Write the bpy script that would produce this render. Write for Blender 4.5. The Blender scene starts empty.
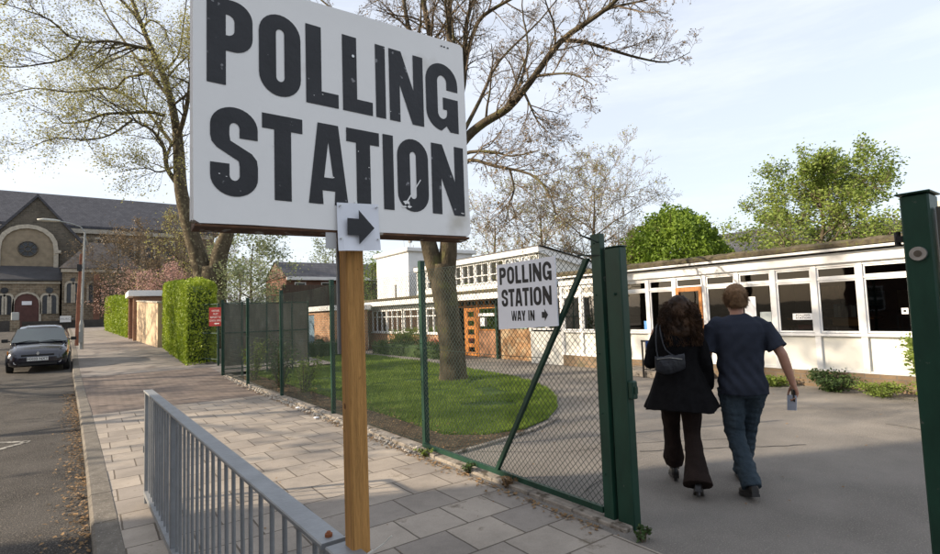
import bpy, math, random
from mathutils import Vector, Matrix, noise
from mathutils.geometry import tessellate_polygon
R = math.radians
scene = bpy.context.scene
C = scene.collection

# ---------------- camera ----------------
YAW, PITCH, ROLL, CAMH, FPX = R(36.1), R(3.9), R(2.0), 1.6, 519.0
FW = Vector((math.sin(YAW)*math.cos(PITCH), math.cos(YAW)*math.cos(PITCH), math.sin(PITCH)))
_r0 = Vector((math.cos(YAW), -math.sin(YAW), 0)); _u0 = _r0.cross(FW)
RT = _r0*math.cos(ROLL) - _u0*math.sin(ROLL)
UP = _u0*math.cos(ROLL) + _r0*math.sin(ROLL)
EYE = Vector((0, 0, CAMH))
cam = bpy.data.cameras.new('camera'); cam.sensor_width = 36; cam.lens = 36*FPX/940
cam.clip_start = 0.05; cam.clip_end = 3000
co = bpy.data.objects.new('camera', cam); C.objects.link(co)
m3 = Matrix((RT, UP, -FW)).transposed()
co.matrix_world = Matrix.Translation(EYE) @ m3.to_4x4()
scene.camera = co
def ray(x, y): return FW + RT*((x-470)/FPX) - UP*((y-277)/FPX)
def at(x, y, d=None, X=None, Y=None):          # a point of the place from the direction it is seen in and its distance
    v = ray(x, y)
    if X is not None: t = X/v.x
    elif Y is not None: t = Y/v.y
    else: t = d
    return EYE + v*t

# ---------------- light ----------------
SUN_EL = R(25); SUN_DIR = Vector((-0.905*math.cos(SUN_EL), 0.425*math.cos(SUN_EL), math.sin(SUN_EL)))
w = bpy.data.worlds.new('World'); scene.world = w; w.use_nodes = True
nt = w.node_tree; nt.nodes.clear()
out = nt.nodes.new('ShaderNodeOutputWorld'); bg = nt.nodes.new('ShaderNodeBackground')
sky = nt.nodes.new('ShaderNodeTexSky'); sky.sky_type = 'NISHITA'; sky.sun_disc = False
sky.sun_elevation = SUN_EL; sky.sun_rotation = math.atan2(SUN_DIR.x, SUN_DIR.y)
sky.air_density = 1.0; sky.dust_density = 2.0; sky.ozone_density = 1.2; sky.altitude = 30
bg.inputs[1].default_value = 0.112
# thin high cloud
tc = nt.nodes.new('ShaderNodeTexCoord'); mp = nt.nodes.new('ShaderNodeMapping'); mp.inputs['Scale'].default_value = (1.2, 1.2, 7)
mp.inputs['Rotation'].default_value = (0.25, 0.1, 0.6)
nz = nt.nodes.new('ShaderNodeTexNoise'); nz.inputs['Scale'].default_value = 2.2; nz.inputs['Detail'].default_value = 7; nz.inputs['Roughness'].default_value = .62
rp = nt.nodes.new('ShaderNodeValToRGB'); rp.color_ramp.elements[0].position = .42; rp.color_ramp.elements[1].position = .78
rp.color_ramp.elements[0].color = (0.55, 0.55, 0.55, 1); rp.color_ramp.elements[1].color = (.74, .74, .74, 1)
mx = nt.nodes.new('ShaderNodeMixRGB'); mx.inputs[2].default_value = (6.0, 6.2, 6.6, 1)
nt.links.new(tc.outputs['Generated'], mp.inputs[0]); nt.links.new(mp.outputs[0], nz.inputs[0]); nt.links.new(nz.outputs[0], rp.inputs[0])
nt.links.new(rp.outputs[0], mx.inputs[0]); nt.links.new(sky.outputs[0], mx.inputs[1]); nt.links.new(mx.outputs[0], bg.inputs[0])
nt.links.new(bg.outputs[0], out.inputs[0])
sl = bpy.data.lights.new('sun', 'SUN'); sl.energy = 4.6; sl.angle = R(0.6); sl.color = (1.0, .84, .64)
so = bpy.data.objects.new('sun', sl); C.objects.link(so)
so.rotation_euler = (-SUN_DIR).to_track_quat('-Z', 'Y').to_euler(); so.location = SUN_DIR*60
scene.view_settings.view_transform = 'Standard'; scene.view_settings.look = 'None'
scene.view_settings.exposure = 0.86; scene.view_settings.gamma = 1; scene.view_settings.use_curve_mapping = False
scene.cycles.max_bounces = 7; scene.cycles.transparent_max_bounces = 24

# ---------------- mesh builder ----------------
class MB:
    def __init__(s): s.v = []; s.f = []; s.m = []; s.cur = 0
    def add(s, vs, fs):
        o = len(s.v); s.v.extend(Vector(v) for v in vs)
        for f in fs: s.f.append([o+i for i in f]); s.m.append(s.cur)
        return s
    def box(s, a, b, rot=0, piv=None, bev=0):
        x0, y0, z0 = a; x1, y1, z1 = b
        if x0 > x1: x0, x1 = x1, x0
        if y0 > y1: y0, y1 = y1, y0
        if z0 > z1: z0, z1 = z1, z0
        if bev > 0:
            e = bev
            rings = []
            for (z, i) in ((z0, e), (z0+e, 0), (z1-e, 0), (z1, e)):
                rings.append([Vector(p) for p in ((x0+i+e*(i == 0), y0+i, z), (x1-i-e*(i == 0), y0+i, z), (x1-i, y0+i+e*(i == 0), z), (x1-i, y1-i-e*(i == 0), z),
                                               (x1-i-e*(i == 0), y1-i, z), (x0+i+e*(i == 0), y1-i, z), (x0+i, y1-i-e*(i == 0), z), (x0+i, y0+i+e*(i == 0), z))])
            n0 = len(s.v); s.loft(rings)
        else:
            n0 = len(s.v)
            s.add([(x0,y0,z0),(x1,y0,z0),(x1,y1,z0),(x0,y1,z0),(x0,y0,z1),(x1,y0,z1),(x1,y1,z1),(x0,y1,z1)],
                  [(0,3,2,1),(4,5,6,7),(0,1,5,4),(1,2,6,5),(2,3,7,6),(3,0,4,7)])
        if rot:
            c = Vector(piv) if piv else Vector(((x0+x1)/2, (y0+y1)/2, 0)); rm = Matrix.Rotation(rot, 3, 'Z')
            for i in range(n0, len(s.v)): s.v[i] = rm @ (s.v[i]-c) + c
        return s
    def loft(s, rings, cap=True):
        n = len(rings[0]); o = len(s.v)
        for r in rings: s.v.extend(Vector(p) for p in r)
        for k in range(len(rings)-1):
            for i in range(n):
                j = (i+1) % n
                s.f.append([o+k*n+i, o+k*n+j, o+(k+1)*n+j, o+(k+1)*n+i]); s.m.append(s.cur)
        if cap:
            s.f.append([o+i for i in range(n-1, -1, -1)]); s.m.append(s.cur)
            s.f.append([o+(len(rings)-1)*n+i for i in range(n)]); s.m.append(s.cur)
        return s
    def tube(s, pts, rad, n=6, cap=True):
        pts = [Vector(p) for p in pts]
        if not hasattr(rad, '__len__'): rad = [rad]*len(pts)
        rings = []; ref = None
        for i, p in enumerate(pts):
            d = (pts[min(i+1, len(pts)-1)] - pts[max(i-1, 0)])
            if d.length < 1e-9: d = Vector((0, 0, 1))
            d.normalize()
            if ref is None: ref = Vector((1, 0, 0)) if abs(d.x) < .8 else Vector((0, 1, 0))
            a = (ref - d*ref.dot(d))
            if a.length < 1e-4: a = d.orthogonal()
            a.normalize(); b = d.cross(a); ref = a
            rings.append([p + (a*math.cos(2*math.pi*k/n) + b*math.sin(2*math.pi*k/n))*rad[i] for k in range(n)])
        return s.loft(rings, cap)
    def prism(s, poly, fn, t0, t1):             # poly 2d, fn(u,v,t)->point
        n = len(poly)
        tris = tessellate_polygon([[Vector((u, v, 0)) for u, v in poly]])
        vs = [fn(u, v, t0) for u, v in poly] + [fn(u, v, t1) for u, v in poly]
        fs = [tuple(t) for t in tris] + [tuple(n+i for i in reversed(t)) for t in tris]
        fs += [(i, (i+1) % n, n+(i+1) % n, n+i) for i in range(n)]
        return s.add(vs, fs)
    def sheet(s, rings_poly, fn):               # filled outline with holes, list of 2d loops
        loops = [[Vector((u, v, 0)) for u, v in l] for l in rings_poly]
        tris = tessellate_polygon(loops); flat = [p for l in loops for p in l]
        return s.add([fn(p.x, p.y) for p in flat], [tuple(t) for t in tris])
    def build(s, name, mat, parent=None, smooth=False, base=None, normals=True):
        me = bpy.data.meshes.new(name)
        if parent is not None: org = ROOT.get(parent.name, Vector((0, 0, 0)))
        elif base is not None: org = Vector(base)
        else: org = Vector((0, 0, 0))
        me.from_pydata([tuple(v-org) for v in s.v], [], s.f); me.update()
        mats = mat if isinstance(mat, (list, tuple)) else [mat]
        for m_ in mats: me.materials.append(m_)
        if len(mats) > 1: me.polygons.foreach_set('material_index', s.m)
        if smooth: me.polygons.foreach_set('use_smooth', [True]*len(me.polygons))
        if normals:
            import bmesh
            bm = bmesh.new(); bm.from_mesh(me); bmesh.ops.recalc_face_normals(bm, faces=bm.faces); bm.to_mesh(me); bm.free()
        if smooth == 'auto':
            me.set_sharp_from_angle(angle=R(40))
        o = bpy.data.objects.new(name, me); C.objects.link(o)
        if parent is not None: o.parent = parent; ROOT[o.name] = org
        else: o.location = org; ROOT[o.name] = org
        return o
ROOT = {}
def tag(o, label=None, cat=None, group=None, kind=None):
    if label: o['label'] = label
    if cat: o['category'] = cat
    if group: o['group'] = group
    if kind: o['kind'] = kind
    return o
def thing(name, label, cat, loc=(0, 0, 0), group=None):
    o = bpy.data.objects.new(name, None); C.objects.link(o); o.location = loc; o.empty_display_size = .2
    ROOT[o.name] = Vector(loc)
    return tag(o, label, cat, group)
def copy_tree(o, parent=None):
    c = o.copy(); C.objects.link(c); c.parent = parent
    for ch in list(o.children): copy_tree(ch, c)
    return c

# ---------------- materials ----------------
MC = {}
def lin(c): return tuple(x/12.92 if x <= .04045 else ((x+.055)/1.055)**2.4 for x in c)
def M(name, base=(.5, .5, .5), var=.12, scale=4, rough=.8, bump=0, bscale=60, spec=.4, metal=0, base2=None, spots=None, detail=5, coords='Object', trans=0, aniso=None, coat=0):
    if name in MC: return MC[name]
    m = bpy.data.materials.new(name); m.use_nodes = True; n = m.node_tree; L = n.links.new
    b = n.nodes['Principled BSDF']; b.inputs['Roughness'].default_value = rough; b.inputs['Metallic'].default_value = metal
    b.inputs['Specular IOR Level'].default_value = spec
    if coat: b.inputs['Coat Weight'].default_value = coat; b.inputs['Coat Roughness'].default_value = .06
    t = n.nodes.new('ShaderNodeTexCoord'); vec = t.outputs[coords]
    if aniso:
        mpn = n.nodes.new('ShaderNodeMapping'); mpn.inputs['Scale'].default_value = aniso; L(vec, mpn.inputs[0]); vec = mpn.outputs[0]
    z = n.nodes.new('ShaderNodeTexNoise'); z.inputs['Scale'].default_value = scale; z.inputs['Detail'].default_value = detail; z.inputs['Roughness'].default_value = .6
    L(vec, z.inputs[0])
    r = n.nodes.new('ShaderNodeValToRGB'); e = r.color_ramp.elements; e[0].position = .3; e[1].position = .7
    lo = tuple(max(0, c*(1-var)) for c in base); hi = tuple(c*(1+var) for c in base)
    if base2: hi = base2; lo = base
    e[0].color = (*lo, 1); e[1].color = (*hi, 1); L(z.outputs[0], r.inputs[0]); col = r.outputs[0]
    if spots:                                    # (colour, scale, threshold, width)
        sc_, s_, th, wd = spots
        z2 = n.nodes.new('ShaderNodeTexNoise'); z2.inputs['Scale'].default_value = s_; z2.inputs['Detail'].default_value = 6; L(t.outputs[coords], z2.inputs[0])
        r2 = n.nodes.new('ShaderNodeValToRGB'); r2.color_ramp.elements[0].position = th; r2.color_ramp.elements[1].position = th+wd
        L(z2.outputs[0], r2.inputs[0]); mxn = n.nodes.new('ShaderNodeMixRGB'); L(r2.outputs[0], mxn.inputs[0]); L(col, mxn.inputs[1]); mxn.inputs[2].default_value = (*sc_, 1); col = mxn.outputs[0]
    L(col, b.inputs['Base Color'])
    if bump:
        zb = n.nodes.new('ShaderNodeTexNoise'); zb.inputs['Scale'].default_value = bscale; zb.inputs['Detail'].default_value = 4; L(vec, zb.inputs[0])
        bp = n.nodes.new('ShaderNodeBump'); bp.inputs['Strength'].default_value = min(1, bump); bp.inputs['Distance'].default_value = .01 if bump <= 1 else .01*bump
        L(zb.outputs[0], bp.inputs['Height']); L(bp.outputs[0], b.inputs['Normal'])
    if trans:
        tr = n.nodes.new('ShaderNodeBsdfTranslucent'); L(col, tr.inputs[0]); ms = n.nodes.new('ShaderNodeMixShader'); ms.inputs[0].default_value = trans
        L(b.outputs[0], ms.inputs[1]); L(tr.outputs[0], ms.inputs[2]); L(ms.outputs[0], n.nodes['Material Output'].inputs[0])
    MC[name] = m; return m
def brickmat(name, c1, c2, mortar, bw, rh, ms=.01, axes='xy', rough=.9, bump=.5, var=.35, rot=0, dirt=None, off=.5, shift=(0, 0, 0), cb=0):
    if name in MC: return MC[name]
    m = bpy.data.materials.new(name); m.use_nodes = True; n = m.node_tree; L = n.links.new
    b = n.nodes['Principled BSDF']; b.inputs['Roughness'].default_value = rough; b.inputs['Specular IOR Level'].default_value = .25
    t = n.nodes.new('ShaderNodeTexCoord'); sep = n.nodes.new('ShaderNodeSeparateXYZ'); cmb = n.nodes.new('ShaderNodeCombineXYZ')
    L(t.outputs['Object'], sep.inputs[0]); o = {'x': 0, 'y': 1, 'z': 2}
    for i, a in enumerate(axes): L(sep.outputs[o[a]], cmb.inputs[i])
    mpn = n.nodes.new('ShaderNodeMapping'); mpn.inputs['Rotation'].default_value = (0, 0, rot); mpn.inputs['Location'].default_value = shift; L(cmb.outputs[0], mpn.inputs[0])
    # slight wobble of joints
    zz = n.nodes.new('ShaderNodeTexNoise'); zz.inputs['Scale'].default_value = 3/max(bw, .1); L(mpn.outputs[0], zz.inputs[0])
    sub = n.nodes.new('ShaderNodeVectorMath'); sub.operation = 'SUBTRACT'; L(zz.outputs[1], sub.inputs[0]); sub.inputs[1].default_value = (.5, .5, .5)
    scl = n.nodes.new('ShaderNodeVectorMath'); scl.operation = 'SCALE'; L(sub.outputs[0], scl.inputs[0]); scl.inputs['Scale'].default_value = ms*1.2
    ad = n.nodes.new('ShaderNodeVectorMath'); L(mpn.outputs[0], ad.inputs[0]); L(scl.outputs[0], ad.inputs[1])
    k = n.nodes.new('ShaderNodeTexBrick'); k.inputs['Scale'].default_value = 1; k.inputs['Brick Width'].default_value = bw; k.inputs['Row Height'].default_value = rh
    k.inputs['Mortar Size'].default_value = ms; k.inputs['Mortar Smooth'].default_value = .25; k.offset = off; k.inputs['Bias'].default_value = cb
    k.inputs['Color1'].default_value = (*c1, 1); k.inputs['Color2'].default_value = (*c2, 1); k.inputs['Mortar'].default_value = (*mortar, 1)
    L(ad.outputs[0], k.inputs[0])
    z = n.nodes.new('ShaderNodeTexNoise'); z.inputs['Scale'].default_value = 1.3; z.inputs['Detail'].default_value = 8; z.inputs['Roughness'].default_value = .7; L(t.outputs['Object'], z.inputs[0])
    r = n.nodes.new('ShaderNodeMapRange'); r.inputs[1].default_value = .3; r.inputs[2].default_value = .7; r.inputs[3].default_value = 1-var; r.inputs[4].default_value = 1+var*.6; L(z.outputs[0], r.inputs[0])
    z3 = n.nodes.new('ShaderNodeTexNoise'); z3.inputs['Scale'].default_value = 90; z3.inputs['Detail'].default_value = 3; L(t.outputs['Object'], z3.inputs[0])
    r3 = n.nodes.new('ShaderNodeMapRange'); r3.inputs[3].default_value = .8; r3.inputs[4].default_value = 1.2; L(z3.outputs[0], r3.inputs[0])
    mm = n.nodes.new('ShaderNodeMath'); mm.operation = 'MULTIPLY'; L(r.outputs[0], mm.inputs[0]); L(r3.outputs[0], mm.inputs[1])
    mu = n.nodes.new('ShaderNodeVectorMath'); mu.operation = 'SCALE'; L(k.outputs[0], mu.inputs[0]); L(mm.outputs[0], mu.inputs['Scale'])
    col = mu.outputs[0]
    if dirt:
        zd = n.nodes.new('ShaderNodeTexNoise'); zd.inputs['Scale'].default_value = dirt[1]; zd.inputs['Detail'].default_value = 9; zd.inputs['Roughness'].default_value = .75; L(t.outputs['Object'], zd.inputs[0])
        rd = n.nodes.new('ShaderNodeValToRGB'); rd.color_ramp.elements[0].position = dirt[2]; rd.color_ramp.elements[1].position = dirt[2]+.12
        L(zd.outputs[0], rd.inputs[0]); mxn = n.nodes.new('ShaderNodeMixRGB'); L(rd.outputs[0], mxn.inputs[0]); L(col, mxn.inputs[1]); mxn.inputs[2].default_value = (*dirt[0], 1); col = mxn.outputs[0]
    L(col, b.inputs['Base Color'])
    bp = n.nodes.new('ShaderNodeBump'); bp.invert = True; bp.inputs['Strength'].default_value = bump; bp.inputs['Distance'].default_value = ms*.6
    L(k.outputs[1], bp.inputs['Height'])
    bp2 = n.nodes.new('ShaderNodeBump'); bp2.inputs['Strength'].default_value = .35; bp2.inputs['Distance'].default_value = .003; L(z3.outputs[0], bp2.inputs['Height']); L(bp.outputs[0], bp2.inputs['Normal'])
    L(bp2.outputs[0], b.inputs['Normal'])
    MC[name] = m; return m
def glassmat(name, tint=(.35, .4, .4), rough=.02):
    if name in MC: return MC[name]
    m = bpy.data.materials.new(name); m.use_nodes = True; n = m.node_tree; L = n.links.new; n.nodes.remove(n.nodes['Principled BSDF'])
    g = n.nodes.new('ShaderNodeBsdfGlossy'); g.inputs['Roughness'].default_value = rough
    t = n.nodes.new('ShaderNodeBsdfTransparent'); t.inputs[0].default_value = (*tint, 1)
    fr = n.nodes.new('ShaderNodeFresnel'); fr.inputs[0].default_value = 1.5
    z = n.nodes.new('ShaderNodeTexNoise'); z.inputs['Scale'].default_value = 1.5; tcn = n.nodes.new('ShaderNodeTexCoord'); L(tcn.outputs['Object'], z.inputs[0])
    bp = n.nodes.new('ShaderNodeBump'); bp.inputs['Strength'].default_value = .08; bp.inputs['Distance'].default_value = .02; L(z.outputs[0], bp.inputs['Height']); L(bp.outputs[0], g.inputs['Normal'])
    ms = n.nodes.new('ShaderNodeMixShader'); L(fr.outputs[0], ms.inputs[0]); L(t.outputs[0], ms.inputs[1]); L(g.outputs[0], ms.inputs[2]); L(ms.outputs[0], n.nodes['Material Output'].inputs[0])
    MC[name] = m; return m

asphalt = M('road asphalt', (.066, .061, .056), .4, 1.1, .93, 2, 110, .25, spots=((.17, .15, .13), 75, .56, .06), detail=9)
yardmat = M('yard asphalt', (.215, .198, .178), .26, .9, .93, 1.6, 120, .25, spots=((.31, .285, .255), 95, .57, .07), detail=12)
slab = brickmat('paving slabs', (.36, .315, .265), (.25, .222, .195), (.12, .10, .08), .425, .417, .0075, 'xy', var=.34, bump=.7, dirt=((.14, .115, .085), 2.6, .57))
blocks = brickmat('block paving', (.20, .158, .135), (.145, .12, .105), (.07, .06, .05), .2, .1, .006, 'xy', var=.35, bump=.5, rot=R(45), dirt=((.17, .14, .12), .8, .55))
tarpath = M('worn footway', (.24, .215, .195), .25, .9, .93, .7, 90, .25, spots=((.14, .12, .11), 1.6, .56, .1), detail=8)
kerbm = M('granite kerb', (.145, .13, .11), .3, 6, .9, .6, 120, .3, spots=((.32, .3, .27), 60, .6, .1))
soil = M('leaf soil', (.085, .062, .042), .4, 5, 1, 1, 60, .1, spots=((.2, .145, .09), 30, .55, .08))
turf = M('turf soil', (.05, .085, .02), .35, 2.5, 1, 1, 80, .1)
concrete = M('old concrete', (.27, .24, .205), .3, 6, .95, 1, 40, .2, spots=((.1, .085, .065), 9, .55, .1))
white = M('white paint', (.78, .78, .77), .05, 3, .55, .15, 30, .4, spots=((.55, .53, .49), 4, .68, .12))
whitepan = M('white panel paint', (.74, .73, .68), .05, 1.5, .5, .1, 20, .4, spots=((.55, .5, .4), 2.5, .66, .2))
wframe = M('window white', (.8, .8, .8), .04, 5, .45)
glass = glassmat('window glass')
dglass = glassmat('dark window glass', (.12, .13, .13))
felt = M('mossy roof edge', (.10, .085, .06), .4, 9, .98, .8, 50, .1, spots=((.12, .12, .05), 14, .55, .1))
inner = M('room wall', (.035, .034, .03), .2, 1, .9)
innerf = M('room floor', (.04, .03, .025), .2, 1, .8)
orangebrick = brickmat('orange brick', (.50, .27, .14), (.40, .20, .10), (.38, .33, .26), .225, .075, .01, 'yz', var=.2)
orangebrickx = brickmat('orange brick across', (.50, .27, .14), (.40, .20, .10), (.38, .33, .26), .225, .075, .01, 'xz', var=.2)
plinthb = brickmat('stained plinth brick', (.27, .19, .12), (.20, .145, .095), (.20, .17, .135), .225, .075, .01, 'yz', var=.3, dirt=((.13, .12, .08), 2, .52))
wood = M('varnished orange wood', (.42, .16, .035), .25, 3, .45, .2, 30, .4, aniso=(8, 8, .7))
timber = M('rough sawn timber', (.52, .27, .085), .26, 6, .75, .9, 26, .3, aniso=(16, 16, .8), spots=((.20, .085, .025), 17, .66, .04), detail=9)
green = M('dark green paint', (.008, .040, .025), .25, 8, .45, .12, 25, .35, spots=((.07, .085, .07), 17, .70, .03), aniso=(1, 1, .35))
greenwire = M('green plastic wire', (.010, .025, .02), .2, 5, .5)
greywire = M('galvanised wire', (.2, .21, .2), .2, 5, .5, metal=.4)
galv = M('galvanised steel', (.24, .25, .26), .14, 9, .5, .2, 60, .45, metal=.35, spots=((.15, .15, .15), 40, .68, .08))
rust = M('rust', (.2, .07, .03), .3, 30, .9)
steel = M('bright steel', (.55, .55, .53), .15, 20, .35, metal=.9)
slate = brickmat('roof slate', (.085, .085, .095), (.06, .06, .07), (.035, .035, .04), .3, .22, .012, 'xz', var=.25, rough=.7)
slatey = brickmat('roof slate other way', (.085, .085, .095), (.06, .06, .07), (.035, .035, .04), .3, .22, .012, 'yz', var=.25, rough=.7)
stone = brickmat('church rubble stone', (.27, .21, .145), (.16, .13, .095), (.28, .24, .18), .42, .22, .03, 'xz', var=.45, dirt=((.06, .052, .045), 1.2, .58))
stoney = brickmat('church rubble stone side', (.19, .155, .12), (.11, .095, .075), (.22, .19, .155), .42, .22, .03, 'yz', var=.45, dirt=((.06, .052, .045), 1.2, .58))
darkstone = brickmat('dark gable stone', (.13, .112, .09), (.09, .08, .065), (.14, .125, .1), .4, .2, .02, 'xz', var=.35)
buff = M('buff dressed stone', (.25, .205, .145), .2, 2, .9, .3, 30)
trimstone = M('pale arch stone', (.42, .38, .31), .2, 4, .9, .3, 30)
paper = M('white paper', (.78, .79, .82), .03, 3, .7)
ink = M('black ink', (.018, .018, .02), .2, 5, .6)
black = M('black plastic', (.012, .012, .013), .2, 6, .4)
bark = M('plane tree bark', (.085, .07, .048), .4, 5, .95, 1, 30, .1, spots=((.19, .17, .11), 7, .57, .05), aniso=(1, 1, .45))
barkmoss = M('mossy bark', (.085, .07, .048), .45, 5, .95, 2.5, 22, .1, spots=((.12, .115, .05), 2.6, .56, .12), aniso=(1, 1, .6))
twigm = M('twig bark', (.11, .085, .06), .3, 4, .95)
# ---------------- the lie of the land ----------------
def zg(Y):
    if Y < 12: return 0
    if Y < 16: return .004*(Y-12)**2
    return min(1.6, .032*(Y-14))
def sstep(a, b, x):
    t = max(0, min(1, (x-a)/(b-a))); return t*t*(3-2*t)
def kx(Y):          # outer face of the kerb
    pts = [(-20, .15), (0, .12), (4.6, .03), (8, -.05), (12.5, -.18), (20, -.46), (30, -.73), (50, -1.4), (62, -1.9), (63, -1.9)]
    for (a, xa), (b, xb) in zip(pts, pts[1:]):
        if Y <= b: return xa+(xb-xa)*max(0, (Y-a))/(b-a)
    return pts[-1][1]
def strip(name, y0, y1, xl, xr, zo, mat, nx=2, step=.5, label=None):
    mb = MB(); n = max(1, int(math.ceil((y1-y0)/step))); vs = []
    for i in range(n+1):
        Y = y0+(y1-y0)*i/n
        a = xl(Y) if callable(xl) else xl; b = xr(Y) if callable(xr) else xr
        for j in range(nx+1):
            X = a+(b-a)*j/nx; vs.append((X, Y, zg(Y)+zo))
    fs = [(i*(nx+1)+j, i*(nx+1)+j+1, (i+1)*(nx+1)+j+1, (i+1)*(nx+1)+j) for i in range(n) for j in range(nx)]
    mb.add(vs, fs)
    return tag(mb.build(name, mat), kind='structure')
# ground: one sheet to the horizon
mb = MB(); xs = [-600, -200, -80, -30, -14, -9.6, 2.9, 3.12, 6, 12, 20, 40, 90, 250, 700]; ys = [-400, -100, -40, -20]+[i*2 for i in range(-9, 36)]+[80, 100, 140, 220, 400, 900]
vs = []
for Y in ys:
    for X in xs:
        z = zg(Y)-.16
        if X > 3.0: z = zg(Y)*sstep(30, 60, Y) - .05 if X > 3.2 else z
        vs.append((X, Y, z))
n = len(xs)
mb.add(vs, [(i*n+j, i*n+j+1, (i+1)*n+j+1, (i+1)*n+j) for i in range(len(ys)-1) for j in range(n-1)])
tag(mb.build('ground', M('bare ground', (.12, .105, .075), .3, .3, 1)), kind='structure')
strip('road', -18, 62.5, -9.0, lambda Y: kx(Y)+.02, -.105, asphalt, nx=6)
strip('far_pavement', -18, 62.5, -12.2, -9.0, 0, tarpath)
tag(MB().add([(-60, 62.5, 1.45), (60, 62.5, 1.45), (60, 71, 1.5), (-60, 71, 1.5)], [(0, 1, 2, 3)]).build('cross_road', M('pale cross road', (.26, .235, .21), .2, .5, .9)), kind='structure')  # pale surface, mottled slightly at random
# kerb stones as real steps
mb = MB(); Y = -10
while Y < 62:
    L_ = .9; a, b = kx(Y), kx(Y+L_); e = .004
    for (p, q) in (((a, Y+e), (b, Y+L_-e)),):
        z0, z1 = zg(p[1]), zg(q[1]); dz = random.Random(int(Y*10)).uniform(-.004, .004)
        z0 += dz; z1 += dz; W_ = .18; r_ = .02
        mb.loft([[(x+dx, y, z+dz_) for dx, dz_ in ((0, -.2), (0, -r_), (r_, .004), (W_-.006, .004), (W_, 0), (W_, -.2))] for x, y, z in ((p[0], p[1], z0), (q[0], q[1], z1))])
    Y += L_
tag(mb.build('kerb', kerbm), kind='structure')
strip('pavement', -18, 11.7, lambda Y: kx(Y)+.18, 3.0, 0, slab, nx=4)
strip('block_crossover', 11.7, 18.5, lambda Y: kx(Y)+.18, 3.05, 0, blocks, nx=4)
strip('far_footway', 18.5, 62.5, lambda Y: kx(Y)+.18, lambda Y: 3.1 if Y < 38 else 3.1-(Y-38)*.05, 0, tarpath, nx=4)
strip('side_drive', 16.6, 19.3, 3.05, 6.5, .002, tarpath, nx=3)
# road markings, worn zigzag
mb = MB()
wm = M('worn road paint', (.30, .29, .26), .25, 3, .9, .5, 120, .2, spots=((.10, .095, .09), 14, .50, .08))
def mark(x0, y0, x1, y1, w_=.1):
    d = Vector((x1-x0, y1-y0, 0)); p = Vector((-d.y, d.x, 0)).normalized()*w_/2; k = max(1, int(d.length/.5))
    vs = []
    for i in range(k+1):
        c = Vector((x0, y0, 0))+d*i/k
        for s_ in (-1, 1):
            q = c+p*s_; vs.append((q.x, q.y, zg(q.y)-.1))
    mb.add(vs, [(2*i, 2*i+1, 2*i+3, 2*i+2) for i in range(k)])
zig = [(-1.9, -1), (-1.1, 1.6), (-1.9, 4.2), (-1.1, 6.8), (-1.9, 9.0), (-.75, 10.35), (-2.2, 11.3)]
for (a, b), (c, d) in zip(zig, zig[1:]): mark(a, b, c, d)
mark(-4.5, 13, -4.5, 15.5); mark(-4.5, 19, -4.5, 22); mark(-4.5, 5, -4.5, 8); mark(-4.5, 30, -4.5, 33)
tag(mb.build('road_markings', wm), kind='structure')
# school yard, lawn, planting strip
tag(MB().add([(x, y, 0) for y in [i*1.5-12 for i in range(34)] for x in (3.0, 5, 8, 11.5)], [(i*4+j, i*4+j+1, i*4+4+j+1, i*4+4+j) for i in range(33) for j in range(3)]).build('schoolyard', yardmat), kind='structure')
lawnp = [(3.75, 5.85), (4.15, 5.45), (4.7, 5.35), (5.4, 5.6), (6.1, 6.1), (6.8, 6.8), (7.5, 7.7), (8.0, 8.8), (8.4, 10.2), (8.7, 12.2), (8.95, 15), (9.1, 18), (9.2, 20.6), (4.0, 20.6), (3.85, 16), (3.85, 10), (3.8, 7)]
tag(MB().sheet([lawnp], lambda x, y: (x, y, .006)).build('lawn', turf), kind='structure')
soilp = [(3.16, 5.0), (3.5, 5.05), (4.0, 5.15), (4.6, 5.15), (4.7, 5.34), (4.15, 5.44), (3.75, 5.84), (3.79, 7), (3.84, 10), (3.84, 16), (3.16, 16)]
tag(MB().sheet([soilp], lambda x, y: (x, y, .012)).build('flower_bed', soil), kind='structure')
edge = MB()
ed = [(3.3, 4.98), (3.9, 5.05), (4.7, 5.2), (5.5, 5.5)]
edge.tube([(x, y, .01) for x, y in ed], .03, 5)
tag(edge.build('lawn_edging', concrete, base=(3.3, 5, 0)), 'thin dark edging strip curving round the near tip of the lawn', 'edging')
def inpoly(x, y, P):
    c = False; j = len(P)-1
    for i in range(len(P)):
        if (P[i][1] > y) != (P[j][1] > y) and x < (P[j][0]-P[i][0])*(y-P[i][1])/(P[j][1]-P[i][1])+P[i][0]: c = not c
        j = i
    return c
def curvy(P, dens, hmin, hmax, seed, wd=.004, near=6.0, patch=0):
    rnd = random.Random(seed); mb = MB(); x0 = min(p[0] for p in P); x1 = max(p[0] for p in P); y0 = min(p[1] for p in P); y1 = max(p[1] for p in P)
    N = int(dens*(x1-x0)*(y1-y0)); vs = []; fs = []
    for _ in range(N):
        x = rnd.uniform(x0, x1); y = y0+(y1-y0)*rnd.random()**1.7
        if not inpoly(x, y, P): continue
        if patch and noise.noise(Vector((x*1.3, y*1.3, 3))) < patch: continue
        h = rnd.uniform(hmin, hmax)*(1+.5*noise.noise(Vector((x, y, 0)))); a = rnd.uniform(0, 6.28); w_ = wd*(1+y*.12); l = rnd.uniform(0, .6)*h; b = rnd.uniform(0, 6.28)
        o = len(vs); dx, dy = math.cos(a)*w_, math.sin(a)*w_
        vs += [(x-dx, y-dy, .005), (x+dx, y+dy, .005), (x+math.cos(b)*l, y+math.sin(b)*l, h)]; fs.append((o, o+1, o+2))
    return mb.add(vs, fs)
grassm = M('grass blade', (.12, .20, .026), .3, 1.2, .7, base2=(.24, .33, .055), trans=.35)
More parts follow.
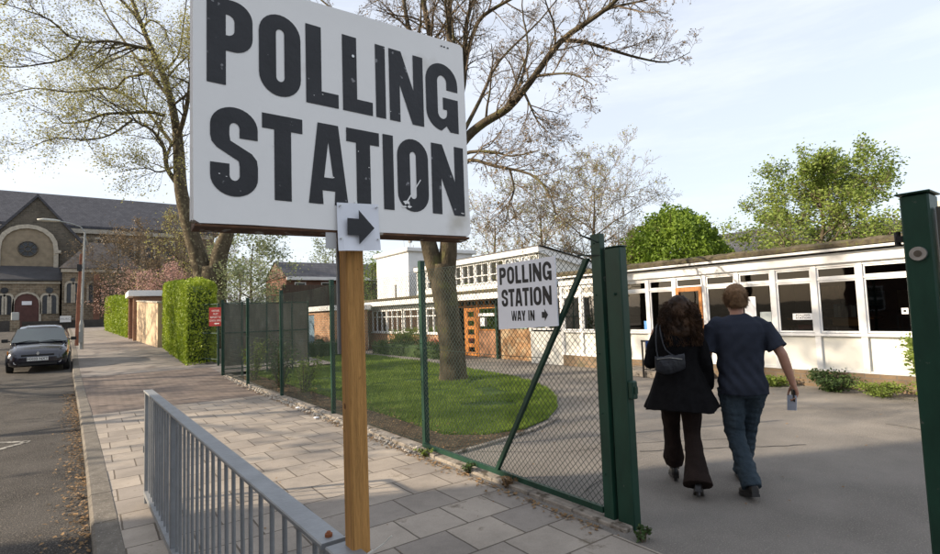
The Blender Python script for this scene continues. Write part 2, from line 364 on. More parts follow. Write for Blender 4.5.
tag(curvy(lawnp, 1800, .03, .08, 4, patch=-.33).build('grass', grassm, normals=False), 'short bright green lawn grass with uneven tufts', 'grass', kind='stuff')

# tar seams and cracks in the yard
mb = MB()
def seam(pts, w_):
    P_ = []
    for (a, b), (c, d) in zip(pts, pts[1:]):
        for k in range(8):
            t = k/8; P_.append((a+(c-a)*t+.02*noise.noise(Vector((a+t*3, b, 1))), b+(d-b)*t+.03*noise.noise(Vector((c+t*4, d, 2)))))
    P_.append(pts[-1]); vs = []
    for i, (x, y) in enumerate(P_):
        d = Vector((P_[min(i+1, len(P_)-1)][0]-P_[max(i-1, 0)][0], P_[min(i+1, len(P_)-1)][1]-P_[max(i-1, 0)][1], 0)).normalized(); q = Vector((-d.y, d.x, 0))*w_/2*(.7+.5*abs(noise.noise(Vector((x*5, y*5, 0)))))
        vs += [(x-q.x, y-q.y, .004), (x+q.x, y+q.y, .004)]
    mb.add(vs, [(2*i, 2*i+1, 2*i+3, 2*i+2) for i in range(len(P_)-1)])
def gxy(x, y):
    d = ray(x, y); t = -CAMH/d.z; p = EYE+d*t; return (p.x, p.y)
seam([gxy(640, 452), gxy(700, 449), gxy(760, 447), gxy(806, 445)], .02)
seam([gxy(885, 424), gxy(905, 427), gxy(925, 431)], .015)
seam([(3.6, 4.9), (4.3, 4.2), (5.2, 3.9), (6.1, 3.3)], .012)
seam([(3.5, 3.2), (4.4, 3.5), (5.4, 4.6), (6.6, 5.3), (8.5, 6.8)], .012)
tag(mb.build('tar_seams', M('tar seam', (.03, .03, .03), .2, 9, .7)), kind='structure')
# ---------------- fence and gate posts ----------------
def wiremesh(y0, y1, z0, z1, X, pitch=.058, r=.0016, seed=1, axis='y', keep=None):
    rnd = random.Random(seed); mb = MB(); H_ = z1-z0; k = int((y1-y0+H_)/pitch)
    for s_ in (1, -1):
        for i in range(k+1):
            a = y0-H_+i*pitch if s_ == 1 else y0+i*pitch
            # line u = a + s*(v)
            pts = []
            n_ = int(H_/(pitch)); jit = rnd.uniform(-.002, .002)
            for q in range(0, n_+1):
                v = H_*q/n_; u = a+s_*v
                pts.append((u, v))
            pts = [p for p in pts if y0-1e-6 <= p[0] <= y1+1e-6]
            if len(pts) < 2: continue
            P3 = []
            for q, (u, v) in enumerate(pts):
                wob = .004*math.sin(u*3.1+v*2)+.003*math.sin(v*11+u*5)
                off = (r*.9 if (q % 2 == 0) == (s_ == 1) else -r*.9)+.012*math.sin(u*1.7+1)*math.sin(v*2.2)
                if axis == 'y': P3.append((X+off, u+wob+jit, z0+v))
                else: P3.append((u+wob+jit, X+off, z0+v))
            if len(P3) > 14: P3 = P3  # keep the weave
            mb.tube(P3, r, 3, cap=False)
    return mb
fence = thing('chain_link_fence', 'long dark green chain link fence on posts along the pavement edge', 'fence', (3.14, 9, 0))
FY = [16.14, 13.57, 11.04, 8.29, 5.38, 2.66]; FX = [3.0, 3.09, 3.17, 3.2, 3.2, 3.17]
for i, (x, y) in enumerate(zip(FX, FY)):
    z0 = zg(y)-.05; rr = .03 if i < 5 else .035
    h = [2.2, 2.15, 2.2, 2.22, 2.24, 2.17][i]
    mb = MB()
    # angle iron post: L profile
    t_ = .008; s_ = .062
    prof = [(-s_/2, -s_/2), (s_/2, -s_/2), (s_/2, -s_/2+t_), (-s_/2+t_, -s_/2+t_), (-s_/2+t_, s_/2), (-s_/2, s_/2)] if i < 5 else [(-.035, -.06), (.02, -.06), (.02, .03), (-.035, .03)]
    mb.loft([[(x+a, y+b, z) for a, b in prof] for z in (z0, h)])
    for zb in (.35, .8, 1.25, 1.7, 2.1): mb.tube([(x-.045, y, zb), (x+.045, y, zb)], .006, 5)
    mb.build('post', green, fence)
for i in range(5):
    a, b = FY[i+1]+.03, FY[i]-.03; xm = (FX[i]+FX[i+1])/2-.028
    zt = 2.1
    wiremesh(a, b, .07+zg((a+b)/2), zt, xm, r=.0024, seed=i).build('chain_link_mesh', greenwire, fence)
mb = MB()
for z in (2.12, 1.2, .1):
    pts = [(FX[i]-.03, FY[i], z+(zg(FY[i]) if z < 2 else 0)) for i in range(6)]
    P_ = []
    for (p, q) in zip(pts, pts[1:]):
        for k in range(5):
            t = k/5; P_.append((p[0]+(q[0]-p[0])*t, p[1]+(q[1]-p[1])*t, p[2]+(q[2]-p[2])*t-.02*math.sin(math.pi*t)))
    mb.tube(P_, .0028, 5)
mb.build('straining_wire', greenwire, fence)
mb = MB(); mb.box((3.13, 2.70, .055), (3.165, 5.35, .10)); mb.build('bottom_rail', green, fence)
mb = MB(); mb.loft([[(3.14+a, y+b, z) for a, b in ((-.018, -.022), (.018, -.022), (.018, .022), (-.018, .022))] for y, z in ((3.97, .1), (2.74, 1.99))]); mb.build('strut', green, fence)
mb = MB(); mb.tube([(3.14, 2.62, 2.1), (3.05, 2.62, 2.13), (3.0, 2.68, 2.16)], .006, 5); mb.tube([(3.14, 2.6, 2.0), (3.1, 2.8, 2.02)], .006, 5); mb.build('wire_strainer', greenwire, fence)
# concrete plinth with flint gravel under the fence
mb = MB(); rnd = random.Random(3)
for k in range(27):
    y = 2.45+k*.51
    mb.box((3.07, y, -.1), (3.24, y+.505, .03+zg(y)+rnd.uniform(-.004, .012)), rot=rnd.uniform(-.01, .01), bev=.008)
tag(mb.build('fence_edging', concrete, base=(3.15, 9, 0)), 'rough concrete edging along the foot of the chain link fence', 'edging')
mb = MB()
for k in range(700):
    y = rnd.uniform(5.2, 16); x = 3.03+rnd.gauss(0, .05); s_ = rnd.uniform(.008, .03)*(.7+rnd.random()*.7)
    a = rnd.uniform(0, 3.1); z = zg(y)+.0+ (.03 if x > 3.07 else 0)
    n_ = 6; mb.loft([[(x+math.cos(a+q*1.047)*s_*f, y+math.sin(a+q*1.047)*s_*f*.8, z+h*s_) for q in range(n_)] for f, h in ((.7, -.1), (1, .3), (.5, .8))])
tag(mb.build('gravel', M('flint gravel', (.3, .27, .23), .5, 20, .9, .3, 40, base2=(.5, .46, .4))), 'flint stones and rubble along the fence foot', 'gravel', kind='stuff')

gp = thing('gate_post', 'thick dark green gate post at the end of the chain link fence', 'gate post', (3.2, 2.42, 0))
mb = MB(); mb.box((3.155, 2.435, -.05), (3.235, 2.58, 2.05), bev=.006); mb.build('post', green, gp)
mb = MB(); mb.box((3.16, 2.39, .93), (3.22, 2.434, 1.06), bev=.008); mb.box((3.175, 2.375, .97), (3.20, 2.39, 1.02)); mb.build('latch_keep', green, gp)
mb = MB(); mb.box((3.148, 2.428, 2.052), (3.242, 2.587, 2.060), bev=.003); mb.build('cap', green, gp)
mb = MB(); mb.tube([(3.2, 2.48, 1.7), (3.14, 2.5, 1.7)], .01, 6); mb.build('bolt', green, gp)
gr = thing('gate_post', 'large dark green steel gate post with a round lock, at the right edge', 'gate post', (3.38, .72, 0))
gr_mb = MB(); gr_mb.box((3.3, .70, -.05), (3.46, .815, 2.11), bev=.008); gr_mb.build('post', green, gr)
mb = MB(); mb.box((3.285, .69, 2.112), (3.475, .83, 2.122), bev=.003); mb.build('cap', green, gr)
mb = MB(); mb.tube([(3.302, .758, 1.812), (3.286, .758, 1.812)], [.036, .034], 24); mb.build('lock', steel, gr)
mb = MB(); mb.tube([(3.2855, .758, 1.812), (3.283, .758, 1.812)], .016, 16); mb.box((3.281, .754, 1.80), (3.2845, .762, 1.824)); mb.build('keyhole_plate', M('dull brass', (.2, .18, .15), .2, 9, .4, metal=.8), gr)
mb = MB(); mb.box((3.31, .817, 1.88), (3.37, .845, 1.91)); mb.tube([(3.34, .845, 1.86), (3.34, .845, 1.935)], .014, 8); mb.build('hinge', black, gr)
gl = thing('steel_gate', 'dark steel gate leaf folded back behind the large right gate post', 'gate', (3.4, .6, 0))
mb = MB(); mb.box((3.36, .655, .05), (3.42, .69, 2.04)); mb.box((3.36, -.55, .05), (3.42, -.5, 2.04)); mb.box((3.365, -.5, .06), (3.415, .655, .11)); mb.box((3.365, -.5, 1.98), (3.415, .655, 2.03)); mb.build('frame', M('weathered steel', (.13, .12, .1), .3, 9, .7), gl)
wiremesh(-.5, .655, .11, 1.98, 3.39, seed=9).build('chain_link_mesh', greenwire, gl)

# screened fence across, small green gate, red sign
sf = thing('screened_fence', 'green framed fence covered with brown windbreak netting behind the corner post', 'fence', (4.6, 16.3, 0))
netm = M('brown netting', (.20, .175, .14), .35, 1.5, .95, .5, 200, .1, aniso=(1, 1, .3), spots=((.24, .22, .19), 3, .55, .15))
mb = MB(); nn = 40
vs = []
for i in range(nn+1):
    x = 3.03+2.5*i/nn
    for j in range(9):
        z = .3+1.78*j/8; vs.append((x, 16.36+.025*math.sin(x*9+j)+.02*math.sin(x*23), z))
mb.add(vs, [(i*9+j, i*9+j+1, i*9+10+j, i*9+9+j) for i in range(nn) for j in range(8)])
mb.add([(v[0], v[1]+.004, v[2]) for v in vs], [(i*9+j, i*9+9+j, i*9+10+j, i*9+j+1) for i in range(nn) for j in range(8)])
mb.build('windbreak_netting', netm, sf)
for x in (3.06, 3.55, 4.25, 5.0, 5.5):
    mb = MB(); mb.tube([(x, 16.28, 0), (x, 16.28, 2.15)], .024, 8); mb.build('post', green, sf)
for z in (.22, 1.25, 2.1):
    mb = MB(); mb.tube([(3.03, 16.31, z), (5.5, 16.31, z)], .018, 6); mb.build('rail', green, sf)
sg = thing('mesh_gate', 'low green mesh gate standing open against the tall hedge', 'gate', (3.0, 19.5, 0))
ga, gb = Vector((2.8, 20.5, 0)), Vector((3.35, 18.7, 0)); gd = (gb-ga)
mb = MB()
for t in (0, 1):
    p = ga+gd*t; mb.tube([(p.x, p.y, .12), (p.x, p.y, 2.25-.08*t)], .035, 8)
for z in (.35, 1.2, 2.16): mb.tube([(ga.x, ga.y, z+.02), (gb.x, gb.y, z)], .022, 6)
mb.build('frame', green, sg)
mb = MB()
for k in range(1, 34):
    p = ga+gd*k/34; mb.tube([(p.x, p.y, .36), (p.x, p.y, 2.15)], .003, 3, False)
for k in range(1, 22): mb.tube([(ga.x, ga.y, .36+.082*k), (gb.x, gb.y, .36+.082*k)], .003, 3, False)
mb.build('welded_mesh', greenwire, sg)
# ---------------- heavy poster lettering ----------------
def arc(cx, cy, rx, ry, a0, a1, n=8): return [(cx+rx*math.cos(R(a0+(a1-a0)*i/n)), cy+ry*math.sin(R(a0+(a1-a0)*i/n))) for i in range(n+1)]
def rbox(x0, y0, x1, y1, rx, ry, n=7):
    return arc(x1-rx, y1-ry, rx, ry, 0, 90, n)+arc(x0+rx, y1-ry, rx, ry, 90, 180, n)+arc(x0+rx, y0+ry, rx, ry, 180, 270, n)+arc(x1-rx, y0+ry, rx, ry, 270, 360, n)
def stroke(pts, w_):
    L_, Rr = [], []
    for i, p in enumerate(pts):
        a = Vector(pts[max(0, i-1)]); b = Vector(pts[min(len(pts)-1, i+1)]); d = (b-a).normalized(); nrm = Vector((-d.y, d.x))
        ww = w_[i] if hasattr(w_, '__len__') else w_
        L_.append(tuple(Vector(p)+nrm*ww/2)); Rr.append(tuple(Vector(p)-nrm*ww/2))
    return L_+Rr[::-1]
def glyph(ch, w, h, s, b):
    """heavy condensed capitals in a w x h cell, s stem, b bar thickness -> list of (outline, holes...)"""
    if ch == 'I': return [[[(0, 0), (w, 0), (w, h), (0, h)]]]
    if ch == 'L': return [[[(0, 0), (w, 0), (w, b), (s, b), (s, h), (0, h)]]]
    if ch == 'T': return [[[(w/2-s/2, 0), (w/2+s/2, 0), (w/2+s/2, h-b), (w, h-b), (w, h), (0, h), (0, h-b), (w/2-s/2, h-b)]]]
    if ch == 'O': return [[rbox(0, 0, w, h, w*.5, w*.52), rbox(s, b, w-s, h-b, (w-2*s)/2, (w-2*s)*.6)]]
    if ch == 'P':
        rr = w*.42; y0 = h*.40
        out_ = [(0, 0), (s, 0), (s, y0)]+arc(w-rr, y0+rr, rr, rr, -90, 0)+arc(w-rr, h-rr, rr, rr, 0, 90)+[(0, h)]
        q = (w-2*s)*.8; ho = [(s, y0+b), ]+arc(w-s-q, y0+b+q, q, q, -90, 0)+arc(w-s-q, h-b-q, q, q, 0, 90)+[(s, h-b)]
        return [[out_, ho]]
    if ch == 'N': return [[[(0, 0), (s*.82, 0), (s*.82, h*.52), (w-s*.95, 0), (w, 0), (w, h), (w-s*.82, h), (w-s*.82, h*.48), (s*.95, h), (0, h)]]]
    if ch == 'A':
        t = w*.26
        return [[[(0, 0), (s*.93, 0), (w/2-w*.16, h*.17), (w/2+w*.16, h*.17), (w-s*.93, 0), (w, 0), (w/2+t, h), (w/2-t, h)], [(w/2-w*.115, h*.33), (w/2+w*.115, h*.33), (w/2, h*.78)]]]
    if ch == 'W':
        q = s*.8
        return [[[(w*.16, 0), (w*.40, 0), (w*.5, h*.55), (w*.60, 0), (w*.84, 0), (w, h), (w-q*.62, h), (w*.71, h*.33), (w*.60, h), (w*.40, h), (w*.29, h*.33), (q*.62, h), (0, h)]]]
    if ch == 'Y': return [[[(w/2-s/2, 0), (w/2+s/2, 0), (w/2+s/2, h*.38), (w, h), (w-s*1.0, h), (w/2, h*.62), (s*1.0, h), (0, h), (w/2-s/2, h*.38)]]]
    if ch == 'G':
        R0 = w*.5; r = w*.52
        y1 = h*.62; y2 = h*.50
        outer = [(w, y1)]+arc(w-R0, h-r, R0, r, 0, 90)+arc(R0, h-r, R0, r, 90, 180)+arc(R0, r, R0, r, 180, 265)+[(w*.62, b*.45)]+[(w-s*.75, 0), (w, 0), (w, y2), (w*.52, y2), (w*.52, y2-b), (w-s, y2-b)]
        q = (w-2*s)/2; qq = q*1.2
        innr = arc(s+q, b+qq, q, qq, 360, 180, 10)+arc(s+q, h-b-qq, q, qq, 180, 0, 10)+[(w-s, y1)]
        return [[outer+innr]]
    if ch == 'S':
        R0 = w*.5; r = w*.46; q = (w-2*s)/2; qq = q*1.25; yt = h*.66; yb = h*.36
        o_ = [(w, yt)]+arc(w-R0, h-r, R0, r, 0, 90)+arc(R0, h-r, R0, r, 90, 180)+[(0, h*.66)]
        o_ += [(w*.03, h*.59), (w*.13, h*.53), (w-s*1.05, h*.40), (w-s*1.0, h*.34)]
        o_ += arc(s+q, b+qq, q, qq, 0, -180, 10)[::1]+[(s, yb), (0, yb)]
        o_ += arc(R0, r, R0, r, 180, 270)+arc(w-R0, r, R0, r, 270, 360)+[(w, h*.35)]
        o_ += [(w*.98, h*.43), (w*.87, h*.50), (s*1.05, h*.62), (s, h*.68)]
        o_ += arc(s+q, h-b-qq, q, qq, 180, 0, 10)+[(w-s, yt)]
        return [[o_]]
    return []
def letters(mb, items, fn, s_, b_):     # items: (char, x0, x1, y0, y1)
    for ch, x0, x1, y0, y1 in items:
        for loops in glyph(ch, x1-x0, y1-y0, s_, b_):
            mb.sheet([[(x0+u, y0+v) for u, v in l] for l in loops], fn)
def arrow(mb, x0, x1, y0, y1, fn, sh=.5):
    ym = (y0+y1)/2; t = (y1-y0)*.24; xm = x0+(x1-x0)*sh
    mb.sheet([[(x0, ym-t), (xm, ym-t), (xm, y0), (x1, ym), (xm, y1), (xm, ym+t), (x0, ym+t)]], fn)
def text(s_, size, loc, rot, mat, name, parent, align='CENTER', sx=1, bold=0):
    cu = bpy.data.curves.new(name, 'FONT'); cu.body = s_; cu.size = size; cu.align_x = align; cu.align_y = 'CENTER'; cu.offset = bold; cu.resolution_u = 2; cu.space_line = .95
    to = bpy.data.objects.new(name, cu); C.objects.link(to)
    dg = bpy.context.evaluated_depsgraph_get(); me = bpy.data.meshes.new_from_object(to.evaluated_get(dg)); bpy.data.objects.remove(to)
    me.materials.clear(); me.materials.append(mat)
    me.transform(Matrix.Translation(Vector(loc)-ROOT.get(parent.name, Vector())) @ rot @ Matrix.Diagonal((sx, 1, 1, 1)))
    o = bpy.data.objects.new(name, me); C.objects.link(o); o.parent = parent; ROOT[o.name] = ROOT.get(parent.name, Vector()); return o
FACE_S = Matrix.Rotation(R(90), 4, 'X')                                   # reads from -Y side
FACE_W = Matrix.Rotation(R(-90), 4, 'Z') @ Matrix.Rotation(R(90), 4, 'X')  # reads from -X side

# ---------------- the big sign on its timber post ----------------
YB = 1.27
board = thing('polling_sign', 'large weathered white board reading POLLING STATION in heavy black capitals, on the timber post', 'sign', (.57, 1.28, 1.82))
boardm = M('worn white board', (.86, .85, .83), .04, 2.2, .6, .06, 30, .35, spots=((.60, .57, .51), 5, .62, .14), detail=10)
mb = MB()
# front face slightly uneven outline
ol = [(.178, 1.826), (.19, 1.819), (.30, 1.822), (.55, 1.823), (.75, 1.828), (.925, 1.832), (.934, 1.842), (.932, 2.0), (.931, 2.2), (.928, 2.425), (.918, 2.434), (.6, 2.424), (.3, 2.412), (.182, 2.405), (.176, 2.39), (.176, 2.1)]
mb.prism(ol, lambda u, v, t: (u, YB+t, v), 0, .022); mb.build('board', boardm, board)
mb = MB(); mb.box((.177, YB+.023, 1.829), (.196, YB+.05, 2.40)); mb.box((.912, YB+.023, 1.82), (.934, YB+.05, 2.42)); mb.box((.197, YB+.023, 2.37), (.911, YB+.05, 2.40)); mb.build('side_batten', boardm, board)
woodedge = M('wet brown wood', (.10, .045, .02), .5, 12, .7, .6, 30, .3, aniso=(1, 1, 1), spots=((.35, .32, .28), 25, .62, .05))
mb = MB(); mb.loft([[(x, YB+y, z+(x-.18)*.016) for y, z in ((.001, 1.812), (.05, 1.806), (.05, 1.826), (.001, 1.8175))] for x in [.18+i*.05 for i in range(16)]]); mb.build('bottom_batten', woodedge, board)
mb = MB()
inkm = M('worn sign paint', (.022, .023, .027), .3, 6, .55, .2, 40, .4, spots=((.22, .22, .23), 38, .70, .03), detail=8)
r1 = [('P', .204, .304), ('O', .318, .419), ('L', .432, .518), ('L', .530, .616), ('I', .626, .656), ('N', .668, .779), ('G', .788, .902)]
r2 = [('S', .211, .314), ('T', .324, .421), ('A', .435, .540), ('T', .537, .632), ('I', .643, .675), ('O', .687, .788), ('N', .800, .915)]
it = [(c, a, b, 2.146, 2.354) for c, a, b in r1]+[(c, a, b, 1.885+(a-.2)*.012, 2.096+(a-.2)*.012) for c, a, b in r2]
letters(mb, it, lambda u, v: (u, YB-.0012, v), .0405, .037)
rnd = random.Random(11); mb.cur = 1
def flake(cx, cz, r, n=9):
    mb.sheet([[(cx+math.cos(i*6.283/n)*r*rnd.uniform(.5, 1.2), cz+math.sin(i*6.283/n)*r*rnd.uniform(.2, .7)) for i in range(n)]], lambda u, v: (u, YB-.002, v))
for cx, cz, r in ((.712, 1.915, .012), (.722, 1.905, .009), (.705, 1.903, .007), (.905, 1.90, .006), (.475, 2.175, .0022), (.452, 2.168, .0018), (.23, 1.935, .002), (.245, 1.93, .002), (.60, 2.0, .0025), (.35, 2.02, .002), (.50, 1.96, .003), (.57, 2.04, .002), (.26, 2.17, .002), (.67, 2.17, .002)): flake(cx, cz, r)
mb.sheet([[(.713, 1.92), (.717, 1.918), (.762, 1.985), (.760, 1.987)]], lambda u, v: (u, YB-.0021, v))
mb.cur = 0
for x in (.845, .855, .868): mb.sheet([[(x, 2.408), (x+.007, 2.409), (x+.006, 2.413), (x, 2.412)]], lambda u, v: (u, YB-.0012, v))
mb.build('lettering', [inkm, boardm], board, normals=False)
mb = MB()
for z in (1.9, 2.3):
    mb.tube([(.56, YB+.0005, z), (.56, YB-.003, z)], .004, 8)
mb.build('screw', steel, board)

pst = thing('sign_post', 'orange sawn timber post strapped to the end of the grey railing', 'post', (.585, 1.35, 0))
mb = MB()
e = .004; prof = [(-.025+e, -.03), (.025-e, -.03), (.025, -.03+e), (.025, .022-e), (.025-e, .022), (-.025+e, .022), (-.025, .022-e), (-.025, -.03+e)]
mb.loft([[(.574-.004*(z-1)+a, 1.335+b, z) for a, b in prof] for z in (.02, .4, .8, 1.2, 1.6, 2.0, 2.36)])
mb.build('post', timber, pst)
mb = MB()
mb.box((.592, 1.358, 1.5), (.610, 1.366, 2.3)); mb.box((.541, 1.358, 1.5), (.56, 1.366, 2.3)); mb.build('back_strap', galv, pst)
mb = MB(); loop = [(.546, 1.302, .965), (.602, 1.302, .985), (.603, 1.36, .975), (.546, 1.36, .965), (.546, 1.302, .965)]
mb.tube(loop, .003, 5); mb.tube([(.60, 1.302, .982), (.63, 1.29, 1.0), (.645, 1.275, 1.02)], .002, 5); mb.build('cable_tie', M('pale plastic tie', (.6, .58, .52), .1, 5, .5), pst)
ap = thing('arrow_notice', 'small white paper with a black arrow pinned below the big board', 'sign', (.565, 1.255, 1.77))
mb = MB()
NX, NZ = 8, 8; vs = []
for i in range(NX+1):
    for j in range(NZ+1):
        u = .505+.117*i/NX; v = 1.768+.126*j/NZ+(u-.505)*.05; vs.append((u, 1.262-.010*((1-j/NZ)**2)*(.6+.4*math.sin(i)), v))
mb.add(vs, [(i*(NZ+1)+j, (i+1)*(NZ+1)+j, (i+1)*(NZ+1)+j+1, i*(NZ+1)+j+1) for i in range(NX) for j in range(NZ)])
n0 = len(mb.v)
mb.add([(v[0], v[1]+.0006, v[2]) for v in vs], [(i*(NZ+1)+j, i*(NZ+1)+j+1, (i+1)*(NZ+1)+j+1, (i+1)*(NZ+1)+j) for i in range(NX) for j in range(NZ)])
paperm = M('shade-tinted white paper', (.78, .80, .86), .03, 3, .7)  # white paper, with the blue of the shade put into its colour
mb.build('paper', paperm, ap, normals=False)
mb = MB(); arrow(mb, .527, .603, 1.786, 1.877, lambda u, v: (u, 1.249, v), .42); mb.build('arrow', inkm, ap, normals=False)
mb = MB()
for u, v in ((.512, 1.885), (.615, 1.89), (.512, 1.80), (.615, 1.803)): mb.tube([(u, 1.262, v), (u, 1.2485, v)], .0022, 6)
mb.build('pin', steel, ap)
sp2 = MB(); sp2.box((.478, 1.272, 1.775), (.506, 1.2735, 1.84)); tag(sp2.build('paper_scrap', M('grey paper', (.5, .5, .5), .05, 3, .8), base=(.49, 1.272, 1.8)), 'grey scrap of card showing behind the arrow paper', 'paper')

# ---------------- way in sign on the fence ----------------
XS = 3.085
ws = thing('way_in_sign', 'white sign reading POLLING STATION WAY IN tied to the chain link fence', 'sign', (XS, 3.42, 1.75))
mb = MB(); yl, yr = 3.80, 3.035
mb.prism([(3.80, 1.43), (3.802, 2.035), (3.036, 2.042), (3.034, 1.465), (3.06, 1.462)], lambda u, v, t: (XS+t, u, v), 0, .012); mb.build('board', paperm, ws)
mb = MB()
def fnw(u, v): return (XS-.0015, 3.80-u, v)      # u runs to the right as read from the street
WI = [('P', 0, .085), ('O', .10, .19), ('L', .205, .275), ('L', .288, .36), ('I', .373, .40), ('N', .415, .51), ('G', .525, .62)]
mb2 = [(c, .04+a*1.1, .04+b*1.1, 1.845, 2.005) for c, a, b in WI]
ST = [('S', 0, .085), ('T', .094, .175), ('A', .182, .272), ('T', .278, .358), ('I', .37, .40), ('O', .412, .505), ('N', .52, .62)]
mb2 += [(c, .06+a*1.05, .06+b*1.05, 1.64, 1.80) for c, a, b in ST]
letters(mb, mb2, fnw, .031, .030)
letters(mb, [(c, .19+a, .19+b, 1.51, 1.60) for c, a, b in (('W', 0, .075), ('A', .08, .135), ('Y', .138, .19), ('I', .225, .241), ('N', .252, .305))], fnw, .019, .018)
arrow(mb, .585, .66, 1.505, 1.61, fnw, .45)
mb.build('lettering', ink, ws, normals=False)

# red sign on the mesh gate
rs = thing('red_sign', 'small red notice with white lines of writing on the open mesh gate', 'sign', (3.3, 18.8, 1.6))
redm = M('red sign enamel', (.33, .035, .035), .1, 4, .4)
d_ = Vector((-.82, -.57, 0)); pa = at(209, 317, Y=18.55); c0 = Vector((pa.x, 18.55, pa.z)); rdir = Vector((.80, -.60, 0))
mb = MB(); wS, hS = .43, .60
mb.prism([(0, -hS/2), (wS, -hS/2), (wS, hS/2), (0, hS/2)], lambda u, v, t: c0+rdir*u+Vector((0, 0, v))+Vector((.6, .8, 0))*t, 0, .01); mb.build('plate', redm, rs)
rot = Matrix.Rotation(math.atan2(rdir.y, rdir.x), 4, 'Z') @ Matrix.Rotation(R(90), 4, 'X')
for k, line in enumerate(('VISITORS', 'MUST', 'REPORT TO', 'SCHOOL OFFICE')):
    text(line, .085, c0+rdir*wS/2+Vector((-.6, -.8, 0))*.004+Vector((0, 0, .19-.105*k)), rot, white, 'lettering', rs, sx=.75 if k != 3 else .62)
mb = MB(); arrow(mb, -.12, .06, -.25, -.19, lambda u, v: c0+rdir*(wS/2-u)+Vector((-.6, -.8, 0))*.004+Vector((0, 0, v)), .55); mb.build('arrow', white, rs, normals=False)

# ---------------- pedestrian railings ----------------
def railing(label, y0, y1, x0, x1, mid):
    L_ = y1-y0
    b = thing('pedestrian_railing', label, 'railing', ((x0+x1)/2, (y0+y1)/2, 0), 'pedestrian railings')
    def X(y): return x0+(x1-x0)*(y-y0)/L_
    mb = MB()
    mb.loft([[(X(y)+a, y, c) for a, c in ((-.032, .981), (-.036, .984), (-.036, .994), (-.033, .998), (.033, .998), (.036, .994), (.036, .984), (.032, .981))] for y in (y0, y1)]); mb.build('top_rail', galv, b)
    mb = MB(); mb.loft([[(X(y)+a, y, c) for a, c in ((-.03, .07), (-.03, .11), (.03, .11), (.03, .07))] for y in (y0, y1)]); mb.build('bottom_rail', galv, b)
    n_ = int(L_/.132); rn = random.Random(5)
    for k in range(1, n_):
        y = y0+L_*k/n_; bend = rn.gauss(0, .006)+(.022 if k == 7 else 0)
        mb = MB(); mb.tube([(X(y), y, .11), (X(y+bend)+bend*.4, y+bend, .5), (X(y), y, .981)], .0085, 8); mb.build('bar', galv, b)
    for y in [y0+.02, y1-.02]+([mid] if mid else []):
        mb = MB(); mb.box((X(y)-.028, y-.02, -.08), (X(y)+.028, y+.02, .981), bev=.004); mb.build('post', galv, b)
    for y in (y0+.035,):
        mb = MB(); mb.tube([(X(y), y, .998), (X(y), y, 1.006)], .011, 6); mb.tube([(X(y), y, 1.006), (X(y), y, 1.012)], [.008, .005], 8); mb.build('bolt', rust, b)
    mb = MB(); mb.box((X(y1)-.035, y1+.0, .44), (X(y1)+.01, y1+.02, .50)); mb.build('bracket', galv, b)
    return b
railing('galvanised pedestrian railing beside the kerb in the foreground, ending at the timber post', 1.40, 5.62, .535, .42, 4.08)
railing('galvanised pedestrian railing whose end only just shows behind the timber post foot', -1.8, 1.375, .60, .537, -.3)
# ---------------- school ----------------
school = thing('school_building', 'long low white school with wooden entrance doors and a raised glazed hall', 'building', (12, 9, 0))
FXp = 10.9
BAY = .72
mull = [10.53-BAY*k for k in range(17)]          # wall posts of the near wing
ymax, ymin = mull[0], mull[-1]
mb = MB(); mb.box((FXp-.03, ymin, 0), (FXp+.2, ymax, .30)); mb.build('plinth', plinthb, school)
mb = MB()
for k in range(16):
    a, b = mull[k+1]+.045, mull[k]-.045
    mb.box((FXp+.03, a, .34), (FXp+.06, b, .93))
mb.build('wall_panel', whitepan, school)
mb = MB()
for y in mull: mb.box((FXp-.025, y-.045, .30), (FXp+.07, y+.045, 2.25))
mb.box((FXp-.02, ymin, .302), (FXp+.065, ymax, .338)); mb.box((FXp-.045, ymin, .94), (FXp+.068, ymax, .99)); mb.box((FXp-.015, ymin, 2.205), (FXp+.066, ymax, 2.252))
mb.build('wall_frame', wframe, school)
mb = MB(); mb.box((FXp-.08, ymin-.2, 2.255), (FXp+.1, ymax+.02, 2.44), bev=.01); mb.build('fascia', white, school)
mb = MB(); mb.box((FXp-.22, ymin-.4, 2.47), (FXp-.02, ymax+.1, 2.515)); mb.build('gutter', white, school)
mb = MB()
rn = random.Random(8); ys_ = [ymin-.5+i*.12 for i in range(int((ymax-ymin+.8)/.12))]
mb.loft([[(FXp-.25, y, 2.525), (FXp-.26, y, 2.585+rn.uniform(0, .02)), (FXp-.15, y, 2.64+rn.uniform(0, .02)), (FXp+.6, y, 2.69), (FXp+8, y, 2.72), (FXp+8, y, 2.525)] for y in ys_]); mb.build('roof', felt, school)
for y_, z_ in ((3.3, .95), (4.7, 1.05), (7.0, 1.0), (8.6, .95)):
    tb = thing('classroom_table', 'small classroom table behind the glass, %s' % {3.3: 'nearest the right gate post', 4.7: 'behind the long notice', 7.0: 'beside the wooden door', 8.6: 'farthest along the near wing'}[y_], 'table', (12.2, y_, .3))
    mb = MB(); mb.box((11.9, y_-.5, z_), (12.5, y_+.5, z_+.03)); mb.build('table_top', wood, tb)
    for sx in (11.95, 12.42):
        for sy in (-.45, .42): mb = MB(); mb.box((sx, y_+sy, .3), (sx+.03, y_+sy+.03, z_)); mb.build('leg', steel, tb)
